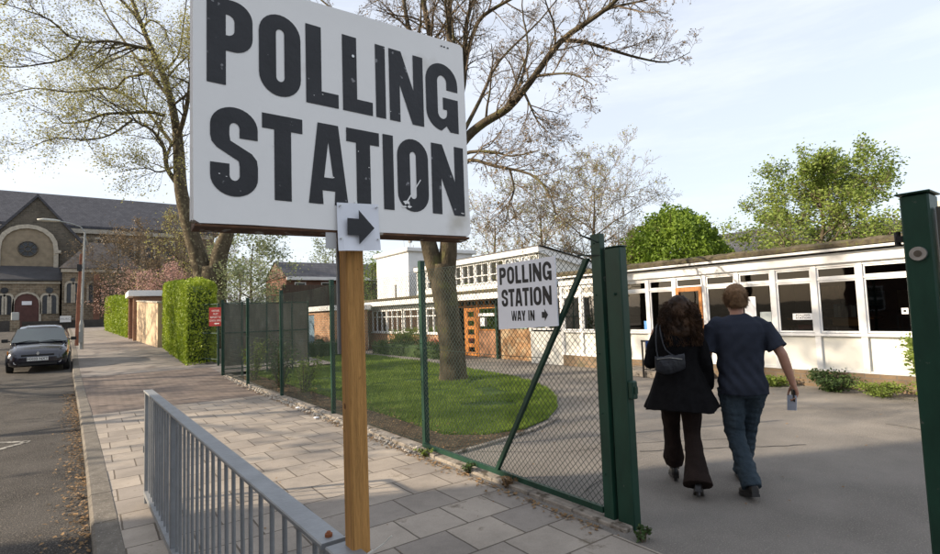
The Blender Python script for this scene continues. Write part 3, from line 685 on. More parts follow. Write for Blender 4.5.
for i, (y_, z_, w_, h_, c_) in enumerate(((2.9, 1.35, .5, .4, (.5, .45, .3)), (3.6, 1.45, .35, .3, (.3, .45, .55)), (4.4, 1.4, .4, .5, (.55, .3, .2)), (5.1, 1.5, .3, .3, (.55, .55, .5)), (6.5, 1.4, .5, .35, (.4, .5, .3)), (7.6, 1.45, .4, .4, (.55, .5, .45)), (8.5, 1.4, .5, .4, (.5, .35, .3)))):
    mb = MB(); mb.box((FXp+(2.2 if i < 3 else 5.85), y_, z_), (FXp+(2.21 if i < 3 else 5.87), y_+w_, z_+h_)); mb.build('wall_display', M('display paper %d' % i, c_, .3, 6, .8), school)
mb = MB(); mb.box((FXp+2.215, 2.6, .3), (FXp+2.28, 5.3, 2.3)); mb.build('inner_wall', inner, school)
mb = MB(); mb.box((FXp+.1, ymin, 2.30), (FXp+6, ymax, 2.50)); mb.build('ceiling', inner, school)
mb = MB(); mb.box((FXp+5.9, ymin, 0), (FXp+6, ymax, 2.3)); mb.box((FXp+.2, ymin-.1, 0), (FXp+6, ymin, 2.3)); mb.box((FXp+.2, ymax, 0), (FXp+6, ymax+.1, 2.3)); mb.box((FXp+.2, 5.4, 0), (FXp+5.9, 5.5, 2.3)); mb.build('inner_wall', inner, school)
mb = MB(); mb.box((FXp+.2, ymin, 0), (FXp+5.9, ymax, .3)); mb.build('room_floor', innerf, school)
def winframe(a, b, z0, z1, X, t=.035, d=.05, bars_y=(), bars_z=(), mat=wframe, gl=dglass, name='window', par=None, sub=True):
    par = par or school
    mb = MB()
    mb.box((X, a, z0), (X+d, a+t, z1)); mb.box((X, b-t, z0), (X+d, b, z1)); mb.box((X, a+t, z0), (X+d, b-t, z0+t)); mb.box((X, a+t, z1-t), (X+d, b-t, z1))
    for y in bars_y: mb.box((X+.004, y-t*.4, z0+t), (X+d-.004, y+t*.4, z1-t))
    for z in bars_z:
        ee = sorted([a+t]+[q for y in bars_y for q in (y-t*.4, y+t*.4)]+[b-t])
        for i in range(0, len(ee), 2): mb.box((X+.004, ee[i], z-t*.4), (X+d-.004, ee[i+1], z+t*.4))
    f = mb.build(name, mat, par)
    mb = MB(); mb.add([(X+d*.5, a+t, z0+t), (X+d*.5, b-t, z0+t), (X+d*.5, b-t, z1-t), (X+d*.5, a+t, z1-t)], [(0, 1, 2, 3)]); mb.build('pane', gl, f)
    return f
for k in range(16):
    a, b = mull[k+1]+.045, mull[k]-.045
    winframe(a, b, 2.0, 2.2, FXp+.005, .03)
    if k == 5:   # the wooden door bay
        continue
    winframe(a, b, 1.0, 1.96, FXp+.005, .032)
for k in range(16):
    if k != 5: mb = MB(); mb.box((FXp-.01, mull[k+1]+.045, 1.962), (FXp+.06, mull[k]-.045, 1.998)); mb.build('transom', wframe, school)
a, b = mull[6]+.045, mull[5]-.045
mb = MB(); mb.box((FXp-.05, a, .31), (FXp+.03, a+.07, 1.99)); mb.box((FXp-.05, b-.07, .31), (FXp+.03, b, 1.99)); mb.box((FXp-.05, a+.07, 1.9), (FXp+.03, b-.07, 1.99)); mb.box((FXp-.03, a+.07, .32), (FXp+.02, b-.07, 1.0))
dr = mb.build('door', wood, school)
mb = MB(); mb.add([(FXp, a+.07, 1.0), (FXp, b-.07, 1.0), (FXp, b-.07, 1.9), (FXp, a+.07, 1.9)], [(0, 1, 2, 3)]); mb.build('pane', dglass, dr)
mb = MB(); mb.box((FXp-.09, a+.09, 1.02), (FXp-.055, a+.11, 1.12)); mb.build('handle', steel, dr)
# step and handrail
mb = MB(); mb.box((10.1, 6.1, 0), (10.86, 8.1, .14), bev=.01); tag(mb.build('door_step', concrete, base=(10.5, 7.1, 0)), 'low concrete step in front of the school side door', 'step')
hr = thing('handrail', 'short black metal handrail with uprights by the school door step', 'handrail', (10.2, 7.9, 0))
p0, p1 = at(641, 339, X=10.05), at(655, 339, X=10.05)
ya, yb = p0.y, p1.y-.35
mb = MB(); mb.box((10.03, yb, .80), (10.07, ya, .84)); mb.build('rail', black, hr)
for y in (ya-.02, yb+.02):
    mb = MB(); mb.box((10.035, y-.015, 0), (10.065, y+.015, .80)); mb.build('post', black, hr)
mb = MB(); mb.box((10.04, yb+.03, .18), (10.06, ya-.03, .20))
for k in range(1, 7):
    y = yb+(ya-yb)*k/7; mb.box((10.044, y-.005, .2), (10.056, y+.005, .8))
mb.build('bars', black, hr)
# things in and on the windows
def notice(y0, y1, z0, z1, label, mat=paper, X=FXp+.02, name='notice', cat='notice'):
    mb = MB(); mb.box((X, y0, z0), (X+.002, y1, z1)); return tag(mb.build(name, mat, base=(X, (y0+y1)/2, z0)), label, cat)
def wy(x, y=310): return at(x, y, X=FXp+.02)
q0, q1 = wy(793, 319), wy(819, 311)
bn = thing('window_banner', 'long white POLLING STATION notice with an arrow in a school window', 'notice', (FXp+.01, (q0.y+q1.y)/2, q0.z))
mb = MB(); mb.box((FXp+.018, q1.y, 1.24), (FXp+.0195, q0.y, 1.36)); mb.build('paper', paper, bn)
yc = (q0.y+q1.y)/2
text('POLLING', .05, (FXp+.016, yc+.05, 1.327), FACE_W, ink, 'lettering', bn, sx=1.2, bold=.001); text('STATION', .05, (FXp+.016, yc+.05, 1.275), FACE_W, ink, 'lettering', bn, sx=1.2, bold=.001)
mb = MB(); arrow(mb, 0, .055, 1.27, 1.33, lambda u, v: (FXp+.0165, q1.y+.075-u, v), .45); mb.build('arrow', ink, bn, normals=False)
q = wy(905, 311)
sn = thing('window_sticker', 'small white square notice with a round dark emblem in the nearest window', 'notice', (FXp, q.y, q.z))
mb = MB(); mb.box((FXp+.018, q.y-.045, q.z-.05), (FXp+.0195, q.y+.045, q.z+.05)); mb.build('paper', paper, sn)
mb = MB(); mb.sheet([[(math.cos(i*.524)*.022, math.sin(i*.524)*.022) for i in range(12)]], lambda u, v: (FXp+.0165, q.y+u, q.z+v)); mb.build('emblem', ink, sn, normals=False)
for (x0, x1, yt, yb_, lab, mt) in ((680, 689, 312, 329, 'white sheet of paper taped in the window beside the wooden door', paper), (744, 757, 297, 322, 'tall white poster in the window just right of the man', paper), (760, 772, 312, 325, 'pale grey sheet in the window right of the tall white poster', M('grey sheet', (.45, .5, .5), .05, 2, .7)),
                                 (644, 651, 321, 332, 'blue leaflet at the foot of the window left of the woman', M('blue leaflet', (.10, .28, .6), .1, 3, .6)), (911, 925, 319, 326, 'brown card strip in the nearest window beside the square notice', M('brown card', (.2, .13, .08), .1, 3, .8))):
    c0_, c1_ = wy(x0, yt), wy(x1, yb_); notice(c1_.y, c0_.y, c1_.z, c0_.z, lab, mt)
# shelves, box and books seen through the glass
def roombox(x0, x1, y0, y1, dx, depth, label, mat, name, cat):
    A, B = at(x0, y0, X=FXp+dx), at(x1, y1, X=FXp+dx); mb = MB(); mb.box((FXp+dx, B.y, B.z), (FXp+dx+depth, A.y, A.z), bev=.005)
    return tag(mb.build(name, mat, base=(FXp+dx+depth/2, (A.y+B.y)/2, B.z)), label, cat)
roombox(832, 862, 319, 326, .15, .3, 'orange brown cardboard tray on the sill behind the glass', M('tan card', (.5, .26, .1), .2, 4, .7), 'cardboard_tray', 'tray')
roombox(815, 823, 317, 328, .2, .25, 'small tan box at the corner of the window with the long notice', M('tan card', (.5, .26, .1), .2, 4, .7), 'cardboard_box', 'box')
roombox(798, 812, 325, 329, .15, .2, 'low red box on the sill under the long notice', M('red plastic', (.45, .04, .04), .1, 4, .4), 'red_box', 'box')
roombox(811, 821, 303, 312, .5, .25, 'pale green plastic tub on the shelf behind the long notice', M('pale green plastic', (.35, .5, .42), .1, 4, .4), 'plastic_tub', 'tub')
rn = random.Random(2)
A, B = at(833, 306, X=FXp+.6), at(856, 317, X=FXp+.6); y = A.y
folder = None; k = 0
while y > B.y:
    w_ = rn.uniform(.045, .07); mb = MB(); mb.box((FXp+.6, y-w_, B.z), (FXp+.85, y-.006, B.z+rn.uniform(.2, .25)))
    tag(mb.build('folder', M('pale folder %d' % (k % 3), [(.4, .45, .5), (.5, .5, .5), (.3, .36, .42)][k % 3], .1, 4, .6), base=(FXp+.7, y-w_/2, B.z)), ['leftmost', 'second', 'third', 'fourth', 'fifth', 'sixth', 'seventh'][k]+' pale box file from the left in the row behind the school window', 'folder', 'box files on the window shelf'); y -= w_; k += 1
mb = MB(); mb.box((FXp+.5, mull[10], B.z-.04), (FXp+.95, mull[8], B.z-.005)); mb.build('shelf', wood, school)

# entrance between the near wing and the left wing
EX = 11.2
mb = MB(); mb.box((EX, 12.0, 0), (EX+.15, 13.75, 2.1)); mb.build('entrance_wall', M('timber boarded wall', (.30, .17, .08), .35, 2.5, .7, .4, 20, spots=((.42, .31, .19), 3.5, .5, .1)), school)
mb = MB(); mb.box((FXp, ymax+.03, 0), (FXp+.12, 11.9, .95)); mb.box((FXp, 11.85, .95), (FXp+.12, 11.95, 2.1)); mb.build('wall_panel', whitepan, school)
winframe(ymax+.05, 11.2, 1.0, 2.05, FXp+.02, .05, .06, gl=dglass); winframe(11.22, 11.84, 1.0, 2.05, FXp+.02, .05, .06, gl=dglass)
mb = MB()
for y in (11.98, 13.80): mb.box((EX-.12, y-.04, 0), (EX-.04, y+.04, 2.15))
mb.build('column', green, school)
fr = MB()
for y in (13.9, 14.98, 15.75, 16.4): fr.box((EX-.02, y-.04, 0), (EX+.08, y+.04, 2.05))
for a, b in ((13.94, 14.94), (15.02, 15.71), (15.79, 16.36)): fr.box((EX-.01, a, 1.78), (EX+.07, b, 1.84)); fr.box((EX-.01, a, 2.0), (EX+.07, b, 2.05))
for a, b, k in ((13.94, 14.94, 2), (15.02, 15.71, 1), (15.79, 16.36, 1)):
    for i in range(1, k+1): y = a+(b-a)*i/(k+1); fr.box((EX, y-.02, 1.84), (EX+.06, y+.02, 2.0))
fr.build('entrance_frame', wood, school)
# lattice door leaf
mb = MB(); mb.box((EX-.03, 15.03, .03), (EX+.02, 15.17, 1.76)); mb.box((EX-.03, 15.56, .03), (EX+.02, 15.70, 1.76))
zs = [.03, .34, .66, .98, 1.30, 1.62]
for z in zs: mb.box((EX-.03, 15.17, z), (EX+.02, 15.56, z+.13))
ld = mb.build('door', wood, school); ld['label'] = 'orange wooden door leaf with a column of small panes'
mb = MB(); mb.add([(EX, 15.17, .1), (EX, 15.56, .1), (EX, 15.56, 1.7), (EX, 15.17, 1.7)], [(0, 1, 2, 3)]); mb.build('pane', dglass, ld)
mb = MB(); mb.box((EX, 13.94, 0.02), (EX+.04, 14.94, .93)); mb.build('wooden_panel', M('pinkish boarded panel', (.34, .17, .09), .2, 5, .6, aniso=(1, 6, .5)), school)
winframe(13.94, 14.94, .94, 1.77, EX, .05, .05, mat=wood)
mb = MB(); mb.box((EX-.03, 14.0, 1.45), (EX-.02, 14.9, 1.55)); mb.box((EX-.03, 14.55, 1.1), (EX-.02, 14.8, 1.4)); tag(mb.build('notice', paper, base=(EX, 14.5, 1.1)), 'white header strip and sheet on the glass right of the lattice door', 'notice')
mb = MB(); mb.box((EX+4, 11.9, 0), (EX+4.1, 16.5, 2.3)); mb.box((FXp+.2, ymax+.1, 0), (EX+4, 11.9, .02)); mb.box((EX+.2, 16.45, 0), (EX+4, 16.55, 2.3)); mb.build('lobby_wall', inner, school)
# posters on the entrance wall
pp = at(520, 336, X=EX-.02)
ps = thing('poster', 'white polling notice in a green frame on the brown wall by the entrance', 'notice', pp)
A, B = at(505, 325, X=EX-.03), at(532, 353, X=EX-.03)
mb = MB(); mb.box((EX-.03, 12.35, 1.02), (EX-.015, 13.35, 1.62)); mb.build('frame', paper, ps)
mb = MB()
for z0_, z1_ in ((1.02, 1.05), (1.59, 1.62)): mb.box((EX-.036, 12.35, z0_), (EX-.031, 13.35, z1_))
mb.box((EX-.036, 12.35, 1.05), (EX-.031, 12.38, 1.59)); mb.box((EX-.036, 13.32, 1.05), (EX-.031, 13.35, 1.59)); mb.build('border', M('pale green frame', (.30, .45, .36), .1, 4, .6), ps)
text('Polling', .24, (EX-.034, 12.85, 1.43), FACE_W, ink, 'lettering', ps, bold=.004, sx=1.05); text('Station', .24, (EX-.034, 12.85, 1.2), FACE_W, ink, 'lettering', ps, bold=.004, sx=1.05)
notice(12.12, 12.30, 1.05, 1.7, 'narrow pale map poster on the brown entrance wall', M('pale green map', (.5, .56, .5), .2, 9, .7), X=EX-.02, name='poster', cat='poster')
# left wing
mb = MB()
LX = 11.0
mb.box((LX, 16.5, 0), (LX+.2, 23.7, .80)); mb.box((LX, 23.27, .80), (LX+.2, 23.7, 1.86)); mb.box((LX, 16.5, .8), (LX+.2, 16.62, 1.86)); mb.build('brick_wall', orangebrick, school)
mb = MB(); mb.box((LX+.01, 16.62, 1.84), (LX+.2, 23.7, 2.0)); mb.build('wall_head', white, school)
for a, b, k in ((16.62, 18.2, 3), (18.3, 20.1, 3), (20.24, 21.7, 3), (21.76, 23.26, 3)):
    winframe(a, b, .82, 1.83, LX-.01, .045, .08, bars_y=[a+(b-a)*i/k for i in range(1, k)], bars_z=[1.52], gl=glass)
mb = MB(); mb.box((LX-.06, 16.5, .77), (LX, 23.27, .815)); mb.build('sill', white, school)
mb = MB(); mb.box((LX+.2, 23.5, 0), (17, 23.7, 2.0)); mb.build('brick_wall', orangebrickx, school)
mb = MB(); mb.box((LX+3, 16.6, 0), (LX+3.1, 23.5, 2)); mb.build('inner_wall', inner, school)
mb = MB(); mb.box((LX-.35, 11.3, 2.03), (LX-.2, 24.0, 2.24), bev=.01); mb.box((LX-.2, 23.9, 2.03), (17, 24.0, 2.24)); mb.build('fascia', white, school)
mb = MB(); mb.box((LX-.38, 11.2, 2.25), (17, 24.1, 2.36), bev=.02); mb.build('roof', felt, school)
mb = MB(); mb.box((LX-.2, 10.6, 2.06), (17, 23.9, 2.24)); mb.build('soffit', white, school)
# raised glazed hall
mb = MB(); HX = 11.4
ya, yb = 11.92, 19.6
n0 = 0
mb.loft([[(HX-.12, y, 3.42), (HX-.12, y, 3.60), (HX+.1, y, 3.62), (HX+5.2, y, 2.6), (HX+5.2, y, 2.40)] for y in (ya-.12, yb)]); mb.build('hall_fascia', white, school)
mb = MB(); mb.loft([[(HX-.14, y, 3.605), (HX-.13, y, 3.64), (HX+5.3, y, 2.66), (HX+5.3, y, 2.62), (HX+.12, y, 3.625)] for y in (ya-.16, yb)]); mb.build('hall_roof', M('dark lead edge', (.05, .05, .055), .2, 5, .6), school)
mb = MB(); mb.add([(HX, ya, 2.36), (HX+5, ya, 2.36), (HX+5, ya, 2.6), (HX, ya, 3.5), (HX, ya+.1, 2.36), (HX+5, ya+.1, 2.36), (HX+5, ya+.1, 2.6), (HX, ya+.1, 3.5)], [(0, 1, 2, 3), (4, 7, 6, 5), (0, 4, 5, 1), (0, 3, 7, 4)]); mb.build('hall_side', whitepan, school)
nb = 9; step = (yb-ya)/nb
for i in range(nb):
    a = ya+step*i+.03; b = a+step-.06
    winframe(a, b, 2.62, 3.38, HX, .04, .08, bars_y=[(a+b)/2], bars_z=[2.92], gl=glass)
mb = MB(); mb.box((HX, ya, 2.36), (HX+.1, yb, 2.6)); mb.box((HX, ya, 3.38), (HX+.1, yb, 3.45)); mb.build('hall_wall', white, school)
mb = MB(); mb.box((HX+2.5, ya+.2, 2.36), (HX+2.6, yb, 2.9)); mb.build('inner_wall', inner, school)
# white stair tower
mb = MB(); mb.box((12.2, 21.7, 2.2), (16, 25.1, 4.62)); mb.build('tower', white, school)
mb = MB(); mb.box((12.05, 21.55, 4.62), (16.2, 25.25, 4.82), bev=.03); mb.build('tower_roof', white, school)
for i, (y, h) in enumerate(((23.3, 1.1), (22.7, .5), (22.4, .25))):
    mb = MB(); mb.tube([(12.9, y, 4.8), (12.9, y+(.1 if i == 0 else 0), 4.8+h)], .02 if i else .012, 6)
    if i == 1: mb.box((12.84, y-.1, 5.2), (12.96, y+.1, 5.32))
    mb.build('aerial' if i < 2 else 'vent_pipe', M('aerial grey', (.25, .25, .25), .1, 5, .5, metal=.5), school)
mb = MB(); mb.tube([(12.17, 23.0, 2.3), (12.17, 23.0, 3.1)], .04, 8); mb.build('vent_pipe', M('aerial grey', (.25, .25, .25)), school)
# ---------------- other buildings ----------------
an = thing('annexe', 'low orange brick annexe with a white flat roof edge behind the netted fence', 'building', (9, 22, 0))
AX = 8.8; ay1 = at(304, 310, X=AX).y
mb = MB(); mb.prism([(22.7, 0), (ay1-1.5, 0), (ay1-1.5, 1.75), (ay1-.5, 1.75), (ay1-.5, 0), (ay1, 0), (ay1, 1.9), (22.7, 1.9)], lambda u, v, t: (AX+t, u, v), 0, .2); mb.build('wall', orangebrick, an)
for y_ in (22.7, ay1-.2): mb = MB(); mb.box((AX+.2, y_, 0), (10.5, y_+.2, 1.9)); mb.build('wall', orangebrickx, an)
mb = MB(); mb.box((AX-.15, 22.55, 1.9), (10.62, ay1+.15, 2.13), bev=.01); mb.build('flat_roof', white, an)
mb = MB(); mb.box((AX+.06, ay1-1.5, 0), (AX+.1, ay1-.5, 1.75)); mb.build('door', M('blue grey door', (.13, .20, .26), .3, 3, .6), an)

def terrace(name, label, x0, y0, x1, y1, zb, h, rise, wallm, roofm, axis='x', face='-y', cols=3, rows=2, chim=True, group=None, cat='house', winw=.9):
    b = thing(name, label, cat, ((x0+x1)/2, (y0+y1)/2, zb), group)
    mb = MB(); mb.box((x0, y0, zb-.5), (x1, y1, zb+h)); mb.build('wall', wallm, b)
    ov = .35
    mb = MB()
    if axis == 'x':     # ridge runs along x
        ym = (y0+y1)/2
        mb.add([(x0-.1, y0-ov, zb+h-.05), (x1+.1, y0-ov, zb+h-.05), (x1+.1, ym, zb+h+rise), (x0-.1, ym, zb+h+rise), (x0-.1, y1+ov, zb+h-.05), (x1+.1, y1+ov, zb+h-.05)], [(0, 1, 2, 3), (3, 2, 5, 4), (0, 4, 5, 1)])
        rf = mb.build('roof', roofm, b)
        mb = MB(); 
        for x in (x0, x1): mb.loft([[(x+dx, y0, zb+h-.04), (x+dx, ym, zb+h+rise-.1), (x+dx, y1, zb+h-.04)] for dx in (-.02, .02)])
        mb.build('gable', wallm, b)
        mb = MB(); mb.box((x0-.1, y0-ov-.1, zb+h-.3), (x1+.1, y0-ov+.02, zb+h-.04)); mb.build('fascia', white, b)
        if chim:
            for x in (x0+.8, x1-.8): 
                mb = MB(); mb.box((x-.4, ym-.3, zb+h+rise-.7), (x+.4, ym+.3, zb+h+rise+1)); ch = mb.build('chimney', wallm, rf)
    else:
        xm = (x0+x1)/2
        mb.add([(x0-ov, y0-.1, zb+h-.05), (x0-ov, y1+.1, zb+h-.05), (xm, y1+.1, zb+h+rise), (xm, y0-.1, zb+h+rise), (x1+ov, y0-.1, zb+h-.05), (x1+ov, y1+.1, zb+h-.05)], [(0, 3, 2, 1), (3, 4, 5, 2), (0, 1, 5, 4)])
        rf = mb.build('roof', roofm, b)
        mb = MB()
        for y in (y0, y1): mb.loft([[(x0, y+dy, zb+h-.04), (xm, y+dy, zb+h+rise-.1), (x1, y+dy, zb+h-.04)] for dy in (-.02, .02)])
        mb.build('gable', wallm, b)
        if chim:
            for y in (y0+.8, y1-.8):
                mb = MB(); mb.box((xm-.3, y-.4, zb+h+rise-.7), (xm+.3, y+.4, zb+h+rise+1)); mb.build('chimney', wallm, rf)
    def win(u, z, wn, hn, fc):
        fm = MB(); gm = MB(); t = .07
        for (a0, a1, b0, b1) in ((-wn/2, -wn/2+t, 0, hn), (wn/2-t, wn/2, 0, hn), (-wn/2+t, wn/2-t, 0, t), (-wn/2+t, wn/2-t, hn-t, hn), (-wn/2+t, wn/2-t, hn/2-t/2, hn/2+t/2)):
            if fc == '-y': fm.box((u+a0, y0-.05, z+b0), (u+a1, y0+.02, z+b1))
            elif fc == '-x': fm.box((x0-.05, u+a0, z+b0), (x0+.02, u+a1, z+b1))
            else: fm.box((x1-.02, u+a0, z+b0), (x1+.05, u+a1, z+b1))
        f = fm.build('window', wframe, b)
        if fc == '-y': gm.box((u-wn/2+t, y0-.02, z+t), (u+wn/2-t, y0-.01, z+hn-t))
        elif fc == '-x': gm.box((x0-.02, u-wn/2+t, z+t), (x0-.01, u+wn/2-t, z+hn-t))
        else: gm.box((x1+.01, u-wn/2+t, z+t), (x1+.02, u+wn/2-t, z+hn-t))
        gm.build('pane', M('dark pane', (.03, .035, .04), .2, 2, .08, spec=.6), f)
    for fc in face.split(','):
        lo, hi = (x0, x1) if fc == '-y' else (y0, y1)
        for r_ in range(rows):
            for c in range(cols): win(lo+(hi-lo)*(c+.5)/cols, zb+.9+(h-.3)/rows*r_, winw, min(1.4, h/rows-1.2), fc)
    return b
redbrick = brickmat('dull red brick', (.23, .105, .07), (.17, .08, .055), (.22, .18, .15), .225, .075, .01, 'xz', var=.25)
redbricky = brickmat('dull red brick side', (.23, .105, .07), (.17, .08, .055), (.22, .18, .15), .225, .075, .01, 'yz', var=.25)
rendr = M('cream render', (.5, .46, .38), .08, 2, .8)
hs = at(273, 262, d=42)
terrace('terraced_house', 'brick house with a grey slate roof beyond the school fence, left of the timber post', 12.2, 41.0, 25, 47, .9, 4.0, 1.45, redbrick, slate, 'x', '-y', cols=6, rows=2, chim=False)
f_ = MB(); f_.box((11.0, 38.0, .6), (22, 38.2, 4.05)); 
tag(f_.build('garden_fence', M('dark timber fence', (.085, .06, .045), .3, 2, .9, aniso=(6, 6, .5)), base=(16, 38, .6)), 'dark boarded fence in front of the brick house with slate roof', 'fence')
# houses seen over the near wing roof
a = at(742, 246, d=44)
terrace('house', 'pale house with dark slate roof above the school roof between two green trees', a.x-1.0, a.y-6, a.x+6, a.y+2.2, 0, 5.6, 1.9, rendr, slatey, 'y', '-x', cols=4, rows=2, chim=False)
a = at(722, 243, d=52)
terrace('house', 'farther slate roofed house just right of the round bright green tree', a.x, a.y-3, a.x+7, a.y+5, 0, 6.6, 2.4, rendr, slatey, 'y', '-x', cols=3, rows=2, chim=False)
a = at(860, 224, d=40)
terrace('house', 'house mostly hidden behind the airy tree near the right gate post', a.x, a.y-5, a.x+7, a.y+3, 0, 6.0, 1.7, rendr, slatey, 'y', '-x', cols=3, rows=2, chim=True)
# houses across the street (out of the picture on the left, they shade the foreground)
for i in range(4):
    y1_ = 11.3-i*5.6
    terrace('terraced_house', ['end house of the brick terrace across the street', 'second brick terrace house across the street', 'third brick terrace house across the street', 'fourth brick terrace house across the street'][i], -21, y1_-5.6, -12.6, y1_, 0, 11.4, 2.4, redbricky, slatey, 'y', '+x', cols=2, rows=4, group='terrace across the street')

# ---------------- church ----------------
CY = 65.0; cz = 1.5
ch = thing('church', 'large stone church with blind arch, rose window and slate roof closing the street', 'church', (-4, 70, cz))
def cp(x, y, Y=CY): p = at(x, y, Y=Y); return p
ax, az = cp(38, 197).x, cp(38, 197).z       # gable apex
hw = 5.2; ez = az-6.6
mb = MB(); mb.loft([[(ax-hw, y, cz-1), (ax+hw, y, cz-1), (ax+hw, y, ez), (ax, y, az), (ax-hw, y, ez)] for y in (CY, CY+.8)]); mb.build('gable_wall', darkstone, ch)
mb = MB()
for s_ in (-1, 1):
    mb.loft([[(ax+s_*(hw+.25), y, ez-.3), (ax+s_*(hw+.25), y, ez+.1), (ax, y, az+.28), (ax, y, az-.02)] for y in (CY-.15, CY+.3)])
mb.build('gable_coping', slatey, ch)
mb = MB(); mb.loft([[(ax-hw-.3, y, ez-.2), (ax, y, az+.1), (ax+hw+.3, y, ez-.2), (ax, y, az-.3)] for y in (CY+.3, CY+14)]); mb.build('transept_roof', slatey, ch)
mb = MB(); mb.box((ax-hw, CY+.8, cz-1), (ax+hw, CY+12, ez-.2)); mb.build('transept_wall', stone, ch)
acx = cp(28, 249).x; ar = (cp(57, 251).x-acx); zs_ = cp(57, 251).z; ztop = cp(28, 224).z-.2
# blind arch: buff infill with a pale ring
def archpts(cx, z0, r, zsp, zt, n=10):
    pts = [(cx-r, z0)]
    for i in range(n+1):
        t = i/n; a_ = math.pi*(1-t); x = cx+r*math.cos(a_); z = zsp+(zt-zsp)*math.sin(a_)**.85; pts.append((x, z))
    return pts+[(cx+r, z0)]
zlow = cp(28, 268).z
mb = MB(); mb.prism(archpts(acx, zlow, ar-.25, zs_, ztop-.25), lambda u, v, t: (u, CY-.06+t, v), 0, .3); mb.build('arch_infill', buff, ch)
mb = MB(); o1 = archpts(acx, zlow, ar+.12, zs_, ztop+.15); i1 = archpts(acx, zlow, ar-.24, zs_, ztop-.24)
mb.loft([[(p[0], y, p[1]) for p in (a_, b_)]+[(b_[0], y+.3, b_[1]), (a_[0], y+.3, a_[1])] for a_, b_, y in zip(o1, i1, [CY-.22]*len(o1))]); mb.build('arch_ring', trimstone, ch)
rz = cp(28, 249); rr = .72
mb = MB(); mb.prism([(rz.x+rr*math.cos(i*.2618), rz.z+rr*math.sin(i*.2618)) for i in range(24)], lambda u, v, t: (u, CY-.1+t, v), 0, .05); rw = mb.build('rose_window', M('church dark glass', (.03, .035, .045), .3, 3, .2), ch)
mb = MB()
for k in range(8):
    a_ = k*math.pi/4; mb.tube([(rz.x+.2*math.cos(a_), CY-.14, rz.z+.2*math.sin(a_)), (rz.x+.7*math.cos(a_), CY-.14, rz.z+.7*math.sin(a_))], .03, 4)
for r_ in (.72, .25): mb.tube([(rz.x+r_*math.cos(i*.35), CY-.14, rz.z+r_*math.sin(i*.35)) for i in range(19)], .05, 4, False)
mb.build('tracery', darkstone, rw)
for s_ in (-1, 1):
    mb = MB(); mb.box((acx+s_*(ar+.1)-.22, CY-.3, zs_-.25), (acx+s_*(ar+.1)+.22, CY-.01, zs_+.05)); mb.build('corbel', trimstone, ch)
# porch aisle with lean-to roof
px1 = cp(60, 275).x; ztl, zbl = cp(30, 268).z, cp(30, 281).z
PY = CY-2.2
mb = MB(); mb.box((-16, PY, cz-1), (px1+.1, CY-.01, zbl-.1)); mb.build('porch_wall', stone, ch)
mb = MB(); mb.loft([[(x, PY-.3, zbl-.15), (x, PY-.3, zbl), (x, CY-.02, ztl+.2), (x, CY-.02, ztl-.1)] for x in (-16, px1+.25)]); mb.build('lean_to_roof', M('dark lead roof', (.05, .05, .055), .2, 2, .6), ch)
mb = MB(); mb.box((-16, PY-.12, zbl-.42), (px1+.15, PY, zbl-.2)); mb.build('string_course', trimstone, ch)
def lancet(cx, z0, w_, h_, Y, name, mat, ring=True, par=None):
    zt = z0+h_; zs2 = zt-w_*.6
    mb = MB(); mb.prism(archpts(cx, z0, w_/2, zs2, zt, 8), lambda u, v, t: (u, Y-.07+t, v), 0, .05); o = mb.build(name, mat, par or ch)
    if ring:
        o1 = archpts(cx, z0, w_/2+.16, zs2, zt+.18, 8); i1 = archpts(cx, z0, w_/2, zs2, zt, 8); mb = MB()
        mb.loft([[(p[0], Y-.14, p[1]) for p in (a_, b_)]+[(b_[0], Y+.02, b_[1]), (a_[0], Y+.02, a_[1])] for a_, b_ in zip(o1, i1)]); mb.build('arch_surround', trimstone, o)
    return o
cgl = MC['church dark glass']
dcx = cp(27, 300, PY).x
dr = lancet(dcx, cz-.1, 1.75, 3.35, PY, 'door', M('dull red church door', (.09, .040, .034), .2, 3, .7))
mb = MB(); mb.box((dcx-.35, PY-.12, cz+2.2), (dcx+.35, PY-.08, cz+2.55)); mb.build('door_notice', paper, dr)
mb = MB(); mb.box((dcx-1.5, PY-1.2, cz-.3), (dcx+1.5, PY-.15, cz-.02)); mb.build('step', trimstone, ch)
for x in (46, 53, 1, 8, -12, -19):
    lancet(cp(x, 300, PY).x, cz+1.35, .52, 1.75, PY, 'window', cgl)
for x in (49.5, 4.5, -15.5):
    c_ = cp(x, 292, PY); mb = MB(); mb.prism([(c_.x+.28*math.cos(i*.628), cz+3.55+.28*math.sin(i*.628)) for i in range(10)], lambda u, v, t: (u, PY-.07+t, v), 0, .05); mb.build('round_window', cgl, ch)
# nave wall and great roof behind
NY = 75.0
n1 = at(118, 226, Y=NY); nz0 = at(80, 227, Y=NY).z; rzt = at(60, 194, Y=NY+6).z+.1
mb = MB(); NX = at(214, 240, Y=NY).x; mb.box((-40, NY, cz-1), (NX, NY+14, nz0)); mb.build('nave_wall', stone, ch)
mb = MB(); mb.loft([[(x, NY-.4, nz0-.2), (x, NY-.4, nz0+.1), (x, NY+7, rzt), (x, NY+14.4, nz0)] for x in (-40, NX+.5)]); mb.build('nave_roof', slate, ch)
mb = MB(); mb.box((-40, NY-.35, nz0-.75), (NX, NY, nz0-.22)); mb.build('eaves_course', trimstone, ch)
for x in (66, 82, 98, 114, 130, 150, 170, 190):
    c_ = at(x, 240, Y=NY); lancet(c_.x, nz0-3.6, .8, 2.3, NY, 'window', cgl)
    mb = MB(); mb.box((c_.x+1.0, NY-.7, cz-1), (c_.x+1.5, NY, nz0-1.4)); mb.build('buttress', stone, ch)
mb = MB(); mb.tube([(cp(69, 230, NY).x, NY-.1, cz), (cp(69, 230, NY).x, NY-.1, nz0-.3)], .1, 8); mb.build('drain_pipe', black, ch)
